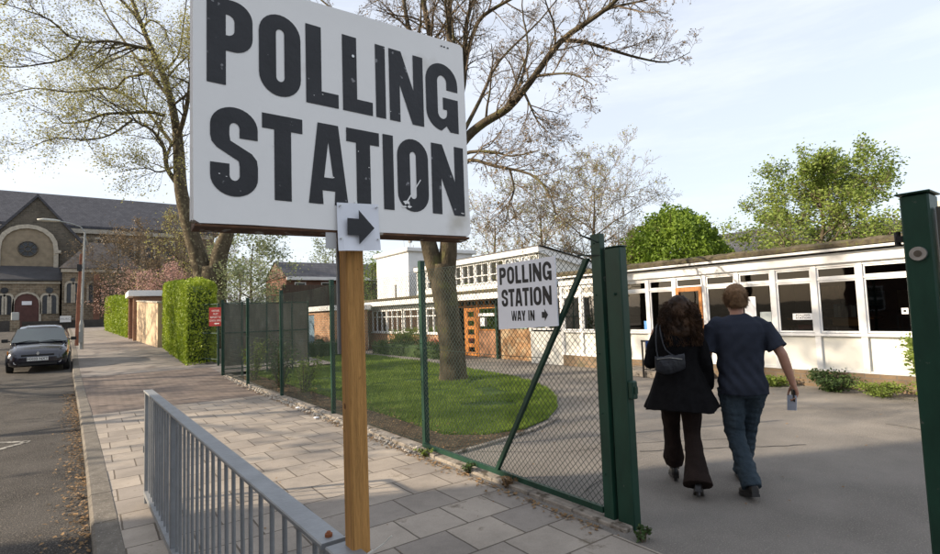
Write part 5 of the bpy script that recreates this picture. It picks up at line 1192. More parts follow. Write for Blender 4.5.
def hedge(name, label, corners, h0, h1, n, leafm, size, seed, cat='hedge', core=dleaf, inset=.1, top_lump=.13):
    # corners: footprint quad [(x,y)...] ; leaves fill a shell of the block
    rnd = random.Random(seed); cx = sum(c[0] for c in corners)/4; cy = sum(c[1] for c in corners)/4; zb = zg(cy) if cx < 4.5 else 0
    t = thing(name, label, cat, (cx, cy, zb))
    P_ = [Vector((c[0], c[1], 0)) for c in corners]
    def pt(u, v): return (P_[0]*(1-u)+P_[1]*u)*(1-v)+(P_[3]*(1-u)+P_[2]*u)*v
    def base_(p): return zg(p.y) if cx < 4.5 else 0
    m_ = MB(); ring = []
    k = 12
    q = [(i/k, 0) for i in range(k)]+[(1, i/k) for i in range(k)]+[(1-i/k, 1) for i in range(k)]+[(0, 1-i/k) for i in range(k)]
    def shr(u, v, s_): return pt(.5+(u-.5)*s_, .5+(v-.5)*s_)
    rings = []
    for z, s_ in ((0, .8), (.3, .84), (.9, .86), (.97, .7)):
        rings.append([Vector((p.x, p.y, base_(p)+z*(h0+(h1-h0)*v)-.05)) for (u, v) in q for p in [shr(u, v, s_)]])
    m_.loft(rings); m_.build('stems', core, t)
    vs = []; fs = []
    wu = (P_[1]-P_[0]).length; wv = (P_[3]-P_[0]).length; H_ = (h0+h1)/2
    ar = [('u0', wu*H_), ('u1', wu*H_), ('v0', wv*H_), ('v1', wv*H_), ('top', wu*wv)]; tot = sum(a[1] for a in ar)
    for _ in range(n):
        r_ = rnd.random()*tot; 
        for nm, a_ in ar:
            if r_ < a_: break
            r_ -= a_
        dep = abs(rnd.gauss(0, .05)); uu, vv, zz = rnd.random(), rnd.random(), rnd.random()
        du, dv = dep/wu, dep/wv
        if nm == 'u0': u, v = uu, du
        elif nm == 'u1': u, v = uu, 1-dv
        elif nm == 'v0': u, v = du, vv
        elif nm == 'v1': u, v = 1-du, vv
        else: u, v, zz = uu, vv, 1-dep/H_
        if nm == 'u0': v = dv
        p = pt(u, v); hh = h0+(h1-h0)*v; nn_ = noise.noise(Vector((p.x*1.8, p.y*1.8, zz*hh*1.8)))*top_lump*1.6
        nrm = Vector((u-.5, v-.5, 0)); rc = .12
        z = zz*hh; 
        c = Vector((p.x, p.y, base_(p)+z)); out_ = (p-Vector((cx, cy, 0))); out_.z = 0
        if out_.length: c += out_.normalized()*nn_
        eu = min(u, 1-u)*wu; ev = min(v, 1-v)*wv; ed = min(eu, ev)
        if zz*hh > hh-.25 and ed < .25: c.z -= .10*(1-ed/.25)**2
        if nm == 'top': c.z += nn_+abs(rnd.gauss(0, .03))
        sz = size*rnd.uniform(.5, 1.4)
        A_ = Vector((rnd.gauss(0, .6), rnd.gauss(0, .6), rnd.gauss(.6, .6))).normalized(); B_ = A_.cross(Vector((rnd.gauss(0, 1), rnd.gauss(0, 1), rnd.gauss(0, 1)))).normalized()
        o = len(vs); vs += [c-A_*sz, c-B_*sz*.5, c+A_*sz*1.1, c+B_*sz*.5]; fs.append((o, o+1, o+2, o+3))
    L_ = MB(); L_.v = vs; L_.f = fs; L_.m = [0]*len(fs); L_.build('foliage', leafm, t, normals=False); return t
hedge('clipped_hedge', 'tall clipped bright green hedge beside the footway, nearest the mesh gate', [(2.5, 19.4), (3.5, 19.8), (3.75, 28.6), (2.66, 28.2)], 2.78, 3.0, 42000, hleaf, .045, 1)
hedge('clipped_hedge', 'farther clipped hedge beyond the cream wall, near the lamp post', [(1.72, 38.2), (3.4, 38.2), (2.8, 51), (.8, 51)], 2.6, 2.6, 26000, hleaf, .07, 2)
hedge('low_hedge', 'low dark hedge at the back of the lawn under the left school windows', [(9.75, 14.8), (10.3, 14.8), (10.2, 20.4), (9.6, 20.4)], .5, .5, 9000, dleaf, .035, 3)
hedge('low_hedge', 'low dark hedge closing the lawn in front of the brick annexe', [(4.2, 20.7), (9.4, 20.7), (9.4, 21.2), (4.2, 21.2)], .62, .62, 9000, dleaf, .035, 4)

def shrub(label, x, y, z, r, h, n, size, leafm, seed, name='shrub', cat='shrub', stems=9):
    rnd = random.Random(seed); t = thing(name, label, cat, (x, y, z)); m_ = MB(); vs = []; fs = []
    for i in range(stems):
        a = rnd.uniform(0, 6.28); k = rnd.uniform(.2, 1); hh = h*rnd.uniform(.6, 1); P_ = [Vector((x+math.cos(a)*.08*r, y+math.sin(a)*.08*r, z-.03)), Vector((x+math.cos(a)*r*k*.5, y+math.sin(a)*r*k*.5, z+hh*.55)), Vector((x+math.cos(a)*r*k*.9, y+math.sin(a)*r*k*.9, z+hh))]
        P_ = smooth_pts(P_, 3); m_.tube(P_, [.010-.001*q for q in range(len(P_))], 4)
        for _ in range(n//stems):
            f = rnd.random()**.6*(len(P_)-1); j = min(len(P_)-2, int(f)); c = P_[j].lerp(P_[j+1], f-j)+Vector((rnd.gauss(0, .14*r), rnd.gauss(0, .14*r), rnd.gauss(0, .07*h)))
            if c.z < z+.01: c.z = z+rnd.random()*.05
            sz = size*rnd.uniform(.5, 1.3); A_ = Vector((rnd.gauss(0, 1), rnd.gauss(0, 1), rnd.gauss(0, .7))).normalized(); B_ = A_.cross(Vector((rnd.gauss(0, 1), rnd.gauss(0, 1), rnd.gauss(0, 1)))).normalized()
            o = len(vs); vs += [c-A_*sz, c-B_*sz*.5, c+A_*sz, c+B_*sz*.5]; fs.append((o, o+1, o+2, o+3))
    m_.build('stems', twigm, t, normals=False); L_ = MB(); L_.v = vs; L_.f = fs; L_.m = [0]*len(fs); L_.build('leaves', leafm, t, normals=False); return t
shrub('tall light green shrub against the school wall by the right gate post', 10.35, 2.35, 0, .5, 1.05, 2600, .035, gleaf, 1, stems=18)
shrub('dark green shrub under the school window with the cardboard tray', 10.5, 3.75, 0, .42, .36, 1800, .03, dleaf, 2, stems=14)
shrub('low green plants at the foot of the school wall under the long notice', 10.5, 4.7, 0, .45, .2, 1200, .025, gleaf, 3, stems=12)
shrub('low weedy plants by the wall right of the dark shrub', 10.4, 3.05, 0, .45, .22, 1200, .025, gleaf, 4, stems=12)
shrub('small dark plants at the wall foot seen beside the man\'s arm', 10.6, 5.35, 0, .3, .3, 900, .025, dleaf, 5, stems=10)
x, y = onground(398, 19); shrub('rounded olive bush under the left school windows', 10.45, 18.9, 0, .75, 1.05, 3600, .04, gleaf, 6, stems=24)
shrub('small bush with red flowers at the foot of the left school windows', 10.4, 16.7, 0, .35, .7, 700, .03, M('red flower', (.3, .05, .04), .3, 6, .7, trans=.2), 7)
for i, (xx, yy, h_, lab) in enumerate(((3.5, 14.7, 1.1, 'spindly bush inside the fence behind the second post'), (3.6, 12.6, .95, 'straggly bush inside the fence near its third post'), (3.7, 11.3, .8, 'low straggly bush inside the fence right of its third post'), (4.3, 15.3, 1.3, 'tall spindly bush in front of the brown netting'))):
    shrub(lab, xx, yy, 0, .42, h_, 900, .03, dleaf if i % 2 else gleaf, 20+i, stems=16)
for i, (yy, lab) in enumerate(((5.15, 'small clump of weeds at the fence foot by the strut post'), (4.35, 'tiny weed clump under the fence bottom rail'), (3.75, 'little weed with reddish leaves below the way in sign'), (2.3, 'scrap of weed at the foot of the thick gate post'))):
    shrub(lab, 3.06, yy, 0, .11, .10, 140, .018, [gleaf, dleaf, dry, dleaf][i], 30+i, name='weed', cat='weed', stems=6)
# fallen leaves and litter
rnd = random.Random(77); vs = []; fs = []
def litter(x, y, z, s_):
    a = rnd.uniform(0, 6.28); o = len(vs); c = Vector((x, y, z)); u = Vector((math.cos(a), math.sin(a), rnd.uniform(-.25, .3)))*s_; v_ = Vector((-math.sin(a), math.cos(a), rnd.uniform(-.3, .3)))*s_*.6
    vs.extend([c-u, c-v_, c+u, c+v_+Vector((0, 0, s_*.3))]); fs.append((o, o+1, o+2, o+3))
for _ in range(1700):
    y = rnd.uniform(3.5, 16); litter(kx(y)-abs(rnd.gauss(0, .12))-.01, y, zg(y)-.095+rnd.random()*.012, rnd.uniform(.008, .026))
for _ in range(1500):
    y = rnd.uniform(2.6, 14); litter(3.02-abs(rnd.gauss(0, .06)), y, zg(y)+.008, rnd.uniform(.006, .022))
for _ in range(900):
    y = rnd.uniform(5.2, 15); litter(rnd.uniform(3.25, 4.2), y, .03, rnd.uniform(.01, .03))
for _ in range(140):
    litter(rnd.uniform(.4, 3), rnd.uniform(1.5, 18), .008+zg(10)*0, rnd.uniform(.005, .014))
for _ in range(160):
    litter(rnd.uniform(3.5, 10), rnd.uniform(.5, 9), .01, rnd.uniform(.006, .018))
L_ = MB(); L_.v = vs; L_.f = fs; L_.m = [0]*len(fs); tag(L_.build('fallen_leaves', dry, normals=False), 'dry brown leaves in the gutter and along the fence foot', 'leaves', kind='stuff')
for i, (xp, yp, lab) in enumerate(((298, 409, 'crumpled white litter by the fence edging'), (316, 419, 'small white scrap of litter left of the timber post'))):
    pass
    dd = ray(xp, yp); t_ = -CAMH/dd.z; p = EYE+dd*t_; m_ = MB()
    m_.loft([[(p.x+math.cos(q*1.05)*r_*(1+.3*math.sin(q*3+i)), p.y+math.sin(q*1.05)*r_, z) for q in range(6)] for r_, z in ((.03, .003), (.045, .02), (.02, .035))]); tag(m_.build('litter', paper, base=p), lab, 'litter')
# ---------------- parked car ----------------
paint = M('dark blue car paint', (.008, .010, .022), .1, 3, .22, spec=.6, coat=1, metal=.3)
tyre = M('tyre rubber', (.02, .02, .02), .1, 9, .9)
alloy = M('wheel silver', (.4, .4, .42), .1, 9, .35, metal=.8)
lampg = M('headlamp glass', (.55, .56, .56), .15, 12, .1, spec=.8, coat=1)
amber = M('indicator amber', (.6, .22, .04), .1, 9, .3)
cg = M('car glass', (.02, .035, .03), .3, 2, .04, spec=.9, coat=1)
car = thing('parked_car', 'small dark blue hatchback parked facing us at the kerb', 'car', (0, 0, 0))
# local: front at y=0 facing -y, x across, z up
def body_ring(y, w, zb, zt, tuck, crown, n=7):
    pts = [(-w*.80, zb), (-w*.96, zb+.06), (-w, zb+(zt-zb)*.42), (-w*.985, zb+(zt-zb)*.72), (-w*tuck, zt-.015)]
    top = [(-w*tuck*.75, zt+crown*.55), (-w*tuck*.35, zt+crown*.95), (0, zt+crown)]
    half = pts+top
    return [(x, y, z) for x, z in half]+[(-x, y, z) for x, z in half[-2::-1]]
def lerpk(keys, y):
    for (a, *va), (b, *vb) in zip(keys, keys[1:]):
        if y <= b:
            t = max(0, (y-a)/(b-a)); t = t; return [p+(q-p)*t for p, q in zip(va, vb)]
    return list(keys[-1][1:])
bk = [(0, .55, .30, .52, .85, .02), (.05, .68, .24, .60, .88, .03), (.16, .76, .20, .69, .89, .035), (.4, .80, .19, .78, .90, .05), (.9, .815, .19, .86, .91, .06), (1.15, .82, .19, .90, .92, .05), (2.0, .825, .19, .93, .93, .02), (3.2, .82, .20, .95, .93, .02), (3.62, .79, .24, .94, .92, .02), (3.77, .72, .34, .88, .9, .01)]
mb = MB(); mb.loft([body_ring(y, *lerpk(bk, y)) for y in [0, .05, .1, .16, .25, .4, .6, .9, 1.05, 1.15, 1.5, 2, 2.6, 3.2, 3.45, 3.62, 3.72, 3.77]]); cb_ = mb.build('body', paint, car, smooth=True)
# greenhouse
gk = [(.98, .76, .90), (1.25, .735, 1.06), (1.62, .63, 1.36), (1.85, .60, 1.43), (2.6, .59, 1.45), (3.3, .59, 1.40), (3.5, .62, 1.28), (3.72, .72, .95)]
def gring(y, w, zt):
    zb = .88; return [(-w-(zt-zb)*.12-.0, y, zb), (-w-.005, y, zb+(zt-zb)*.75), (-w*.93, y, zt-.01), (-w*.6, y, zt+.02), (0, y, zt+.028), (w*.6, y, zt+.02), (w*.93, y, zt-.01), (w+.005, y, zb+(zt-zb)*.75), (w+(zt-zb)*.12, y, zb)]
mb = MB(); mb.loft([gring(*k) for k in gk]); mb.build('cabin', paint, car, smooth=True)
def wsp(u, v):      # windscreen surface u -1..1, v 0..1
    y = 1.00+.60*v; w = .74-.12*v; z = .935+.425*v; return (u*w, y-.012-.07*(1-u*u)*(1-v*.5), z+.012)
mb = MB(); nu, nv = 10, 6
vs = [wsp(-1+2*i/nu, j/nv) for i in range(nu+1) for j in range(nv+1)]
mb.add(vs, [(i*(nv+1)+j, (i+1)*(nv+1)+j, (i+1)*(nv+1)+j+1, i*(nv+1)+j+1) for i in range(nu) for j in range(nv)]); mb.build('windscreen', cg, car, smooth=True)
for s_ in (-1, 1):
    mb = MB(); mb.add([(s_*(.795), 1.3, .96), (s_*(.79), 3.4, .98), (s_*.655, 3.25, 1.32), (s_*.665, 1.75, 1.33)], [(0, 1, 2, 3)]); mb.build('side_window', cg, car)
    mb = MB(); mb.loft([[(s_*x, y, z) for x, y, z in ((.43+o_*.0, .12+.0, .60), (.70, .20, .59), (.765, .36, .66), (.74, .40, .72), (.50, .26, .71))], [(s_*x, y-.035, z) for x, y, z in ((.44, .12, .61), (.69, .19, .60), (.75, .33, .66), (.73, .37, .71), (.51, .24, .70))]] if (o_ := 0) == 0 else []); hl = mb.build('headlight', lampg, car, smooth=False)
    mb = MB(); mb.box((s_*.755, .26, .60), (s_*.785, .40, .70)); mb.build('indicator', amber, hl)
    mb = MB(); mb.tube([(s_*.55, .045, .36), (s_*.55, .02, .36)], .06, 12); mb.build('fog_lamp', lampg, car)
    mb = MB(); mb.tube([(s_*.78, 1.2, .98), (s_*.86, 1.18, 1.0)], .02, 6); mb.loft([[(s_*x, y, z) for z, y in ((.95, 1.14), (.95, 1.22), (1.06, 1.22), (1.06, 1.14))] for x in (.84, 1.0)]); mb.build('door_mirror', black, car)
    mb = MB(); mb.box((s_*.826, 1.35, .60), (s_*.838, 2.9, .66)); mb.build('side_strip', black, car)
    mb = MB(); mb.box((s_*.828, 2.1, .82), (s_*.85, 2.28, .85)); mb.build('door_handle', paint, car)
    for y in (.66, 3.10):
        mb = MB(); cx_ = s_*.745
        mb.loft([[(cx_+s_*dx, y+r_*math.cos(q*.3142), .29+r_*math.sin(q*.3142)) for q in range(20)] for dx, r_ in ((-.10, .24), (-.095, .285), (.07, .285), (.085, .25), (.085, .19))]); wh = mb.build('wheel', tyre, car)
        mb = MB(); mb.tube([(cx_+s_*.075, y, .29), (cx_+s_*.088, y, .29)], [.19, .17], 20); mb.build('rim', alloy, wh)
        mb = MB(); mb.loft([[(s_*(.818+dx), y+r_*math.cos(math.pi*q/12), .27+r_*math.sin(math.pi*q/12)) for q in range(13)]+[(s_*(.818+dx), y+(r_-.03)*math.cos(math.pi*q/12), .27+(r_-.03)*math.sin(math.pi*q/12)) for q in range(12, -1, -1)] for dx, r_ in ((-.03, .34), (.012, .335))]); mb.build('wheel_arch', black, car)
mb = MB(); mb.box((-.42, -.02, .555), (.42, .05, .60)); mb.box((-.5, -.035, .26), (.5, .03, .33)); mb.build('grille', black, car)
mb = MB(); mb.loft([[(x, -.045-.0*abs(x)+abs(x)**3*.35, z) for z in (.36, .50)]+[(x, .05+abs(x)**3*.35, z) for z in (.52, .34)] for x in (-.76, -.6, -.4, -.2, 0, .2, .4, .6, .76)]); mb.build('bumper', paint, car, smooth=False)
mb = MB(); mb.box((-.27, -.062, .40), (.27, -.047, .515)); npl = mb.build('number_plate', M('plate white', (.75, .76, .74), .03, 3, .4), car)
text('HX03 NXT', .115, (0, -.064, .455), FACE_S, ink, 'lettering', npl, sx=.95, bold=.002)
mb = MB()
mb.loft([[(0, y, .69), (.045, y, .63), (0, y, .57), (-.045, y, .63)] for y in (-.03, .06)]); mb.build('badge', steel, car)
mb = MB(); mb.loft([[(x, 1.0-.07*(1-(x/.7)**2)+dy, .93+dz) for dy, dz in ((-.03, 0), (0, .02), (.02, 0))] for x in (-.7, -.4, 0, .4, .7)]); mb.build('scuttle', black, car)
for x0_, x1_ in ((-.55, -.02), (.05, .58)):
    mb = MB(); mb.tube([(x0_, .94, .955), ((x0_+x1_)/2, .97, .985), (x1_, .935, .965)], .009, 5); mb.build('wiper', black, car)
mb = MB(); mb.loft([[(x, .62+dy, .845+z) for dy, z in ((-.0, .005), (.0, .012))] for x in (-.001, .001)]); 
mb = MB()
for s_ in (-1, 1): mb.tube([(s_*.55, .22, .735), (s_*.60, .6, .865), (s_*.66, 1.0, .935)], .006, 4)
mb.build('bonnet_seam', black, car)
for s_ in (-1, 1):
    mb = MB(); mb.box((s_*.35-.12, 1.66, .95), (s_*.35+.12, 1.74, 1.24), bev=.03); mb.build('headrest_seat', M('car seat grey', (.07, .07, .07), .2, 9, .9), car)
car.scale = (.98, .98, 1.0)
cy_ = 21.8; car.location = (-1.40, cy_, zg(cy_)-.105); car.rotation_euler = (math.atan(.032), 0, R(1.0))

# ---------------- people ----------------
def ell(cx, cy, z, rx, ry, n=16, rot=0, pw=1.0):
    o = []
    for i in range(n):
        a = 2*math.pi*i/n; c, s_ = math.cos(a), math.sin(a)
        x = rx*math.copysign(abs(c)**pw, c); y = ry*math.copysign(abs(s_)**pw, s_)
        if rot: x, y = x*math.cos(rot)-y*math.sin(rot), x*math.sin(rot)+y*math.cos(rot)
        o.append((cx+x, cy+y, z))
    return o
def capsule(mb, pts, rad, n=10, flat=None):
    """rounded tube through pts"""
    pts = [Vector(p) for p in pts]; P_ = []; Q = []
    d0 = (pts[1]-pts[0]).normalized(); d1 = (pts[-1]-pts[-2]).normalized()
    for k in (0, .3, .7): P_.append(pts[0]-d0*rad[0]*(1-k)); Q.append(rad[0]*max(.05, math.sqrt(1-(1-k)**2)))
    P_ += pts; Q += rad
    for k in (.7, .3, 0): P_.append(pts[-1]+d1*rad[-1]*(1-k)); Q.append(rad[-1]*max(.05, math.sqrt(1-(1-k)**2)))
    mb.tube(P_, Q, n)
def fused(name, mb, voxel, mat, parent, smooth_it=4, wr=0, wscale=6, seed=0, stretch=(1, 1, .5), disp=None):
    me = bpy.data.meshes.new(name); me.from_pydata([tuple(v) for v in mb.v], [], mb.f); me.update()
    import bmesh
    bm = bmesh.new(); bm.from_mesh(me); bmesh.ops.recalc_face_normals(bm, faces=bm.faces); bm.to_mesh(me); bm.free()
    o = bpy.data.objects.new(name, me); C.objects.link(o)
    r_ = o.modifiers.new('r', 'REMESH'); r_.mode = 'VOXEL'; r_.voxel_size = voxel
    s_ = o.modifiers.new('s', 'SMOOTH'); s_.iterations = smooth_it; s_.factor = .5
    dg = bpy.context.evaluated_depsgraph_get(); m2 = bpy.data.meshes.new_from_object(o.evaluated_get(dg)); bpy.data.objects.remove(o)
    if wr or disp:
        nn = [v.normal.copy() for v in m2.vertices]
        for v, n_ in zip(m2.vertices, nn):
            p = v.co; q = Vector((p.x*stretch[0], p.y*stretch[1], p.z*stretch[2]))*wscale+Vector((seed, 0, 0))
            k = wr*(noise.noise(q)+.5*noise.noise(q*2.3)) if wr else 0
            if disp: k += disp(p)
            v.co = p+n_*k
    m2.materials.clear(); m2.materials.append(mat); m2.polygons.foreach_set('use_smooth', [True]*len(m2.polygons))
    m2.name = name; o = bpy.data.objects.new(name, m2); C.objects.link(o); o.parent = parent; ROOT[o.name] = Vector(); return o
skin = M('skin', (.42, .22, .15), .08, 14, .5, .15, 60, .4)
def head(mb, c, s_=1.0):
    # c = centre of the skull, face towards +y
    rings = []
    for z, rx, ry, oy in ((-.125, .028, .03, .045), (-.115, .045, .05, .035), (-.095, .056, .068, .022), (-.06, .066, .082, .008), (-.02, .073, .092, 0), (.02, .077, .097, -.004), (.06, .074, .094, -.008), (.09, .060, .076, -.010), (.108, .038, .048, -.01), (.115, .012, .014, -.01)):
        rings.append(ell(c[0], c[1]+oy*s_, c[2]+z*s_, rx*s_, ry*s_, 16))
    mb.loft(rings)
    capsule(mb, [(c[0], c[1]+.088*s_, c[2]+.012*s_), (c[0], c[1]+.108*s_, c[2]-.030*s_)], [.010*s_, .015*s_], 8)     # nose
    capsule(mb, [(c[0]-.02*s_, c[1]+.083*s_, c[2]-.068*s_), (c[0]+.02*s_, c[1]+.083*s_, c[2]-.068*s_)], [.009*s_]*2, 6)  # lips
    capsule(mb, [(c[0]-.045*s_, c[1]+.080*s_, c[2]+.024*s_), (c[0]+.045*s_, c[1]+.080*s_, c[2]+.024*s_)], [.011*s_]*2, 6)  # brow
    capsule(mb, [(c[0]-.012*s_, c[1]+.075*s_, c[2]-.105*s_), (c[0]+.012*s_, c[1]+.075*s_, c[2]-.105*s_)], [.018*s_]*2, 6)  # chin
    for q in (-1, 1):
        mb.loft([[(c[0]+q*(x)*s_, c[1]+(y+yy)*s_, c[2]+(z+zz)*s_) for yy, zz in ((-.018, -.01), (-.016, .02), (.004, .032), (.014, .018), (.006, -.012), (-.006, -.028))] for x, y, z in ((.066, -.004, -.008), (.083, -.012, -.006))])
def hand(mb, w_, d, side, palm_n, curl=.5, s_=1.0, grip=0):
    """wrist w_, pointing direction d, side = towards the thumb, palm_n = palm normal"""
    d = d.normalized(); side = (side-d*side.dot(d)).normalized(); pn = palm_n-d*palm_n.dot(d); pn = (pn-side*pn.dot(side)).normalized()
    e = w_+d*.085*s_
    mb.loft([[c+side*(a*ws)+pn*(b*wt) for a, b in ((-1, -.6), (-1, .6), (-.5, 1), (.5, 1), (1, .6), (1, -.6), (.5, -1), (-.5, -1))] for c, ws, wt in ((w_-d*.02, .026*s_, .019*s_), (w_+d*.01*s_, .030*s_, .018*s_), (w_+d*.045*s_, .040*s_, .016*s_), (e, .041*s_, .013*s_))])
    for i, (o_, L_) in enumerate(((.031, .072), (.0105, .080), (-.0105, .074), (-.031, .058))):
        p = e+side*o_*s_-d*.008; dd = d.copy(); pts = [p]; 
        for k, f in enumerate((.45, .32, .23)):
            a_ = curl*(.5+.25*k)*(1+.08*i); dd = (dd*math.cos(a_)+pn*math.sin(a_)).normalized(); p = p+dd*L_*f*s_*1.05; pts.append(p)
        capsule(mb, pts, [.0092*s_, .0088*s_, .008*s_, .0068*s_], 8)
    p = w_+d*.025*s_+side*.026*s_; p1 = p+(d*.6+side*.65+pn*.35).normalized()*.038*s_; p2 = p1+(d*.85+side*.15+pn*.55).normalized()*.03*s_; p3 = p2+(d*.8-side*.2+pn*.6).normalized()*.024*s_
    capsule(mb, [p, p1, p2, p3], [.014*s_, .0115*s_, .010*s_, .008*s_], 8)

# man ------------------------------------------------------------
# local frame: walks towards +y, x to his right, feet on z=0
man = thing('person', 'man in navy t-shirt and blue jeans walking away with a leaflet in his hand', 'person', (0, 0, 0))
hipL, hipR = Vector((-.09, .02, .90)), Vector((.09, .0, .90))
kneeL, kneeR = Vector((-.07, .05, .47)), Vector((.07, .19, .50))
ankL, ankR = Vector((-.035, -.20, .13)), Vector((.035, .32, .10))
shL, shR = Vector((-.185, .02, 1.42)), Vector((.185, .01, 1.42))
elL, wrL = Vector((-.27, .03, 1.13)), Vector((-.235, .20, .91))
elR, wrR = Vector((.305, -.07, 1.155)), Vector((.375, -.05, .915))
hc = Vector((.005, .045, 1.635))
mb = MB(); head(mb, hc, 1.0)
capsule(mb, [(0, .0, 1.42), (0, .015, 1.49), (.003, .03, 1.56)], [.062, .056, .056], 12)
mb.loft([ell(0, y, z, rx, ry) for z, rx, ry, y in ((.84, .14, .10, .0), (.95, .165, .11, 0), (1.08, .150, .10, 0), (1.25, .175, .11, .0), (1.36, .175, .10, .0), (1.43, .11, .075, .0), (1.48, .06, .06, .01))])
for h_, k_, a_ in ((hipL, kneeL, ankL), (hipR, kneeR, ankR)): capsule(mb, [h_, h_.lerp(k_, .5), k_, k_.lerp(a_, .35), a_], [.082, .072, .055, .054, .038], 10)
for s_, e_, w_ in ((shL, elL, wrL), (shR, elR, wrR)): capsule(mb, [s_+Vector((-s_.x*.1, 0, -.025)), s_.lerp(e_, .5), e_, e_.lerp(w_, .35), w_], [.046, .046, .041, .040, .027], 10)
hand(mb, wrR, (wrR-elR)*.6+Vector((.02, 0, -.12)), Vector((-.1, 1, .1)), Vector((-1, .1, 0)), .75)
hand(mb, wrL, (wrL-elL)+Vector((0, 0, -.1)), Vector((.1, 1, .1)), Vector((1, .1, 0)), .45)
mb_man = mb; bd = fused('body', mb, .0065, skin, man, 3)
# trousers
jeans = M('blue denim', (.026, .040, .054), .25, 5, .9, .5, 120, .1, base2=(.058, .078, .096), aniso=(1, 1, .5))
mb = MB()
mb.loft([ell(0, y, z, rx, ry) for z, rx, ry, y in ((.80, .150, .110, -.01), (.86, .172, .128, -.012), (.93, .176, .130, -.008), (1.0, .165, .118, 0))])
capsule(mb, [(-.085, -.06, .86), (-.08, -.065, .90)], [.068, .068], 10); capsule(mb, [(.085, -.06, .86), (.08, -.065, .90)], [.068, .068], 10)
for h_, k_, a_, s_ in ((hipL, kneeL, ankL, -1), (hipR, kneeR, ankR, 1)):
    dn = (a_-k_).normalized()
    pts = [h_+Vector((0, 0, -.03)), h_.lerp(k_, .5), k_, k_.lerp(a_, .4), k_.lerp(a_, .75), a_+dn*.03]
    mb.tube(pts, [.107, .095, .077, .074, .076, .080], 14)
fused('jeans', mb, .008, jeans, man, 4, wr=.010, wscale=16, stretch=(1, 1, 1.6))
# t-shirt
navy = M('navy cotton', (.030, .035, .050), .2, 5, .92, .5, 150, .1)
mb = MB()
mb.loft([ell(x, y, z, rx, ry, 20, pw=.88) for z, rx, ry, x, y in ((.825, .198, .152, .004, -.014), (.90, .198, .150, .003, -.014), (1.0, .185, .130, .0, -.005), (1.12, .185, .126, 0, -.002), (1.25, .200, .130, 0, -.006), (1.35, .212, .128, 0, -.008), (1.42, .195, .110, 0, -.005), (1.47, .13, .085, 0, .0), (1.505, .068, .064, 0, .008))])
for s_, e_, q in ((shL, elL, -1), (shR, elR, 1)):
    d = (e_-s_).normalized(); capsule(mb, [s_+Vector((-q*.03, 0, -.01)), s_.lerp(e_, .3)], [.078, .074], 12)
    mb.tube([s_+d*.02, s_.lerp(e_, .45), s_+d*((e_-s_).length*.80)], [.074, .076, .083], 14)
def tdisp(p):
    a = math.exp(-((p.z-.98)/.16)**2)*.006*math.sin((p.z*1.0+p.x*1.6)*42)+math.exp(-((p.z-1.2)/.14)**2)*.0045*math.sin((p.z-p.x*1.2)*40+1)
    return a
fused('t_shirt', mb, .008, navy, man, 5, wr=.011, wscale=8, seed=4, disp=tdisp)
shoe = M('black shoe leather', (.012, .011, .011), .2, 9, .4)
def shoemesh(a_, pitch, yaw, s_=1.0, heel=.03):
    mb = MB(); rings = []
    for y, w_, zt, zb in ((-.075, .026, .075, 0), (-.06, .036, .10, 0), (-.02, .039, .105, 0), (.03, .040, .095, 0), (.08, .045, .07, 0), (.13, .049, .058, 0), (.17, .044, .05, .002), (.20, .028, .038, .006), (.21, .010, .03, .012)):
        rings.append([(x*w_*s_, y*s_, (zb+(zt-zb)*zz)*s_) for x, zz in ((-.9, 0), (-1, .25), (-.92, .6), (-.5, .93), (0, 1), (.5, .93), (.92, .6), (1, .25), (.9, 0), (0, 0))])
    mb.loft(rings); n0 = 0
    mb.loft([[(x*w_*1.05*s_, y*s_, z*s_) for x, z in ((-1, -.018), (-1, .004), (1, .004), (1, -.018))] for y, w_ in ((-.078, .028), (-.03, .04), (.05, .040), (.13, .05), (.18, .042), (.212, .012))])
    m_ = Matrix.Translation(a_) @ Matrix.Rotation(yaw, 4, 'Z') @ Matrix.Rotation(pitch, 4, 'X')
    mb.v = [m_ @ v for v in mb.v]; return mb
shoemesh(Vector((ankL.x, ankL.y-.01, .055)), R(-14), R(6)).build('shoe', shoe, man, smooth='auto')
shoemesh(Vector((ankR.x, ankR.y-.01, .018)), R(3), R(-5)).build('shoe', shoe, man, smooth='auto')
# hair: short, thick
def hairstrands(c, n, length, r, seed, mask, fallx=.0, s_=1.0, curl=0, layers=5, grow=1.0):
    rnd = random.Random(seed); mb = MB()
    k = 0
    while k < n:
        a = rnd.uniform(0, 6.283); u = rnd.uniform(-1, 1); q = math.sqrt(1-u*u); d = Vector((q*math.cos(a), q*math.sin(a), u))
        if not mask(d): continue
        k += 1; p = Vector((c[0]+d.x*.080*s_, c[1]-.006+d.y*.100*s_, c[2]+.004+d.z*.112*s_)); pts = [p]; dd = (d*.8+Vector((rnd.gauss(0, .4), rnd.gauss(0, .4), rnd.gauss(-.35, .4)))).normalized()
        L_ = length*rnd.uniform(.6, 1.3)
        for j in range(3): 
            dd = (dd+Vector((rnd.gauss(0, .22), rnd.gauss(0, .22), -.28))).normalized(); p = p+dd*L_/3; pts.append(p)
        mb.tube(pts, [r, r*.9, r*.7, r*.3], 3, False)
    return mb
hairm = M('light brown hair', (.17, .10, .052), .35, 40, .65, .5, 80, .2)
mb = MB(); mb.loft([ell(hc.x, hc.y-.012+oy, hc.z+z, rx, ry, 18) for z, rx, ry, oy in ((-.075, .05, .030, -.062), (-.045, .070, .060, -.045), (-.01, .081, .082, -.024), (.03, .085, .098, -.012), (.07, .084, .102, -.004), (.10, .070, .088, 0), (.125, .046, .058, 0), (.135, .012, .016, 0))])
hr_ = fused('hair', mb, .006, hairm, man, 3, wr=.007, wscale=40, stretch=(1, 1, .6))
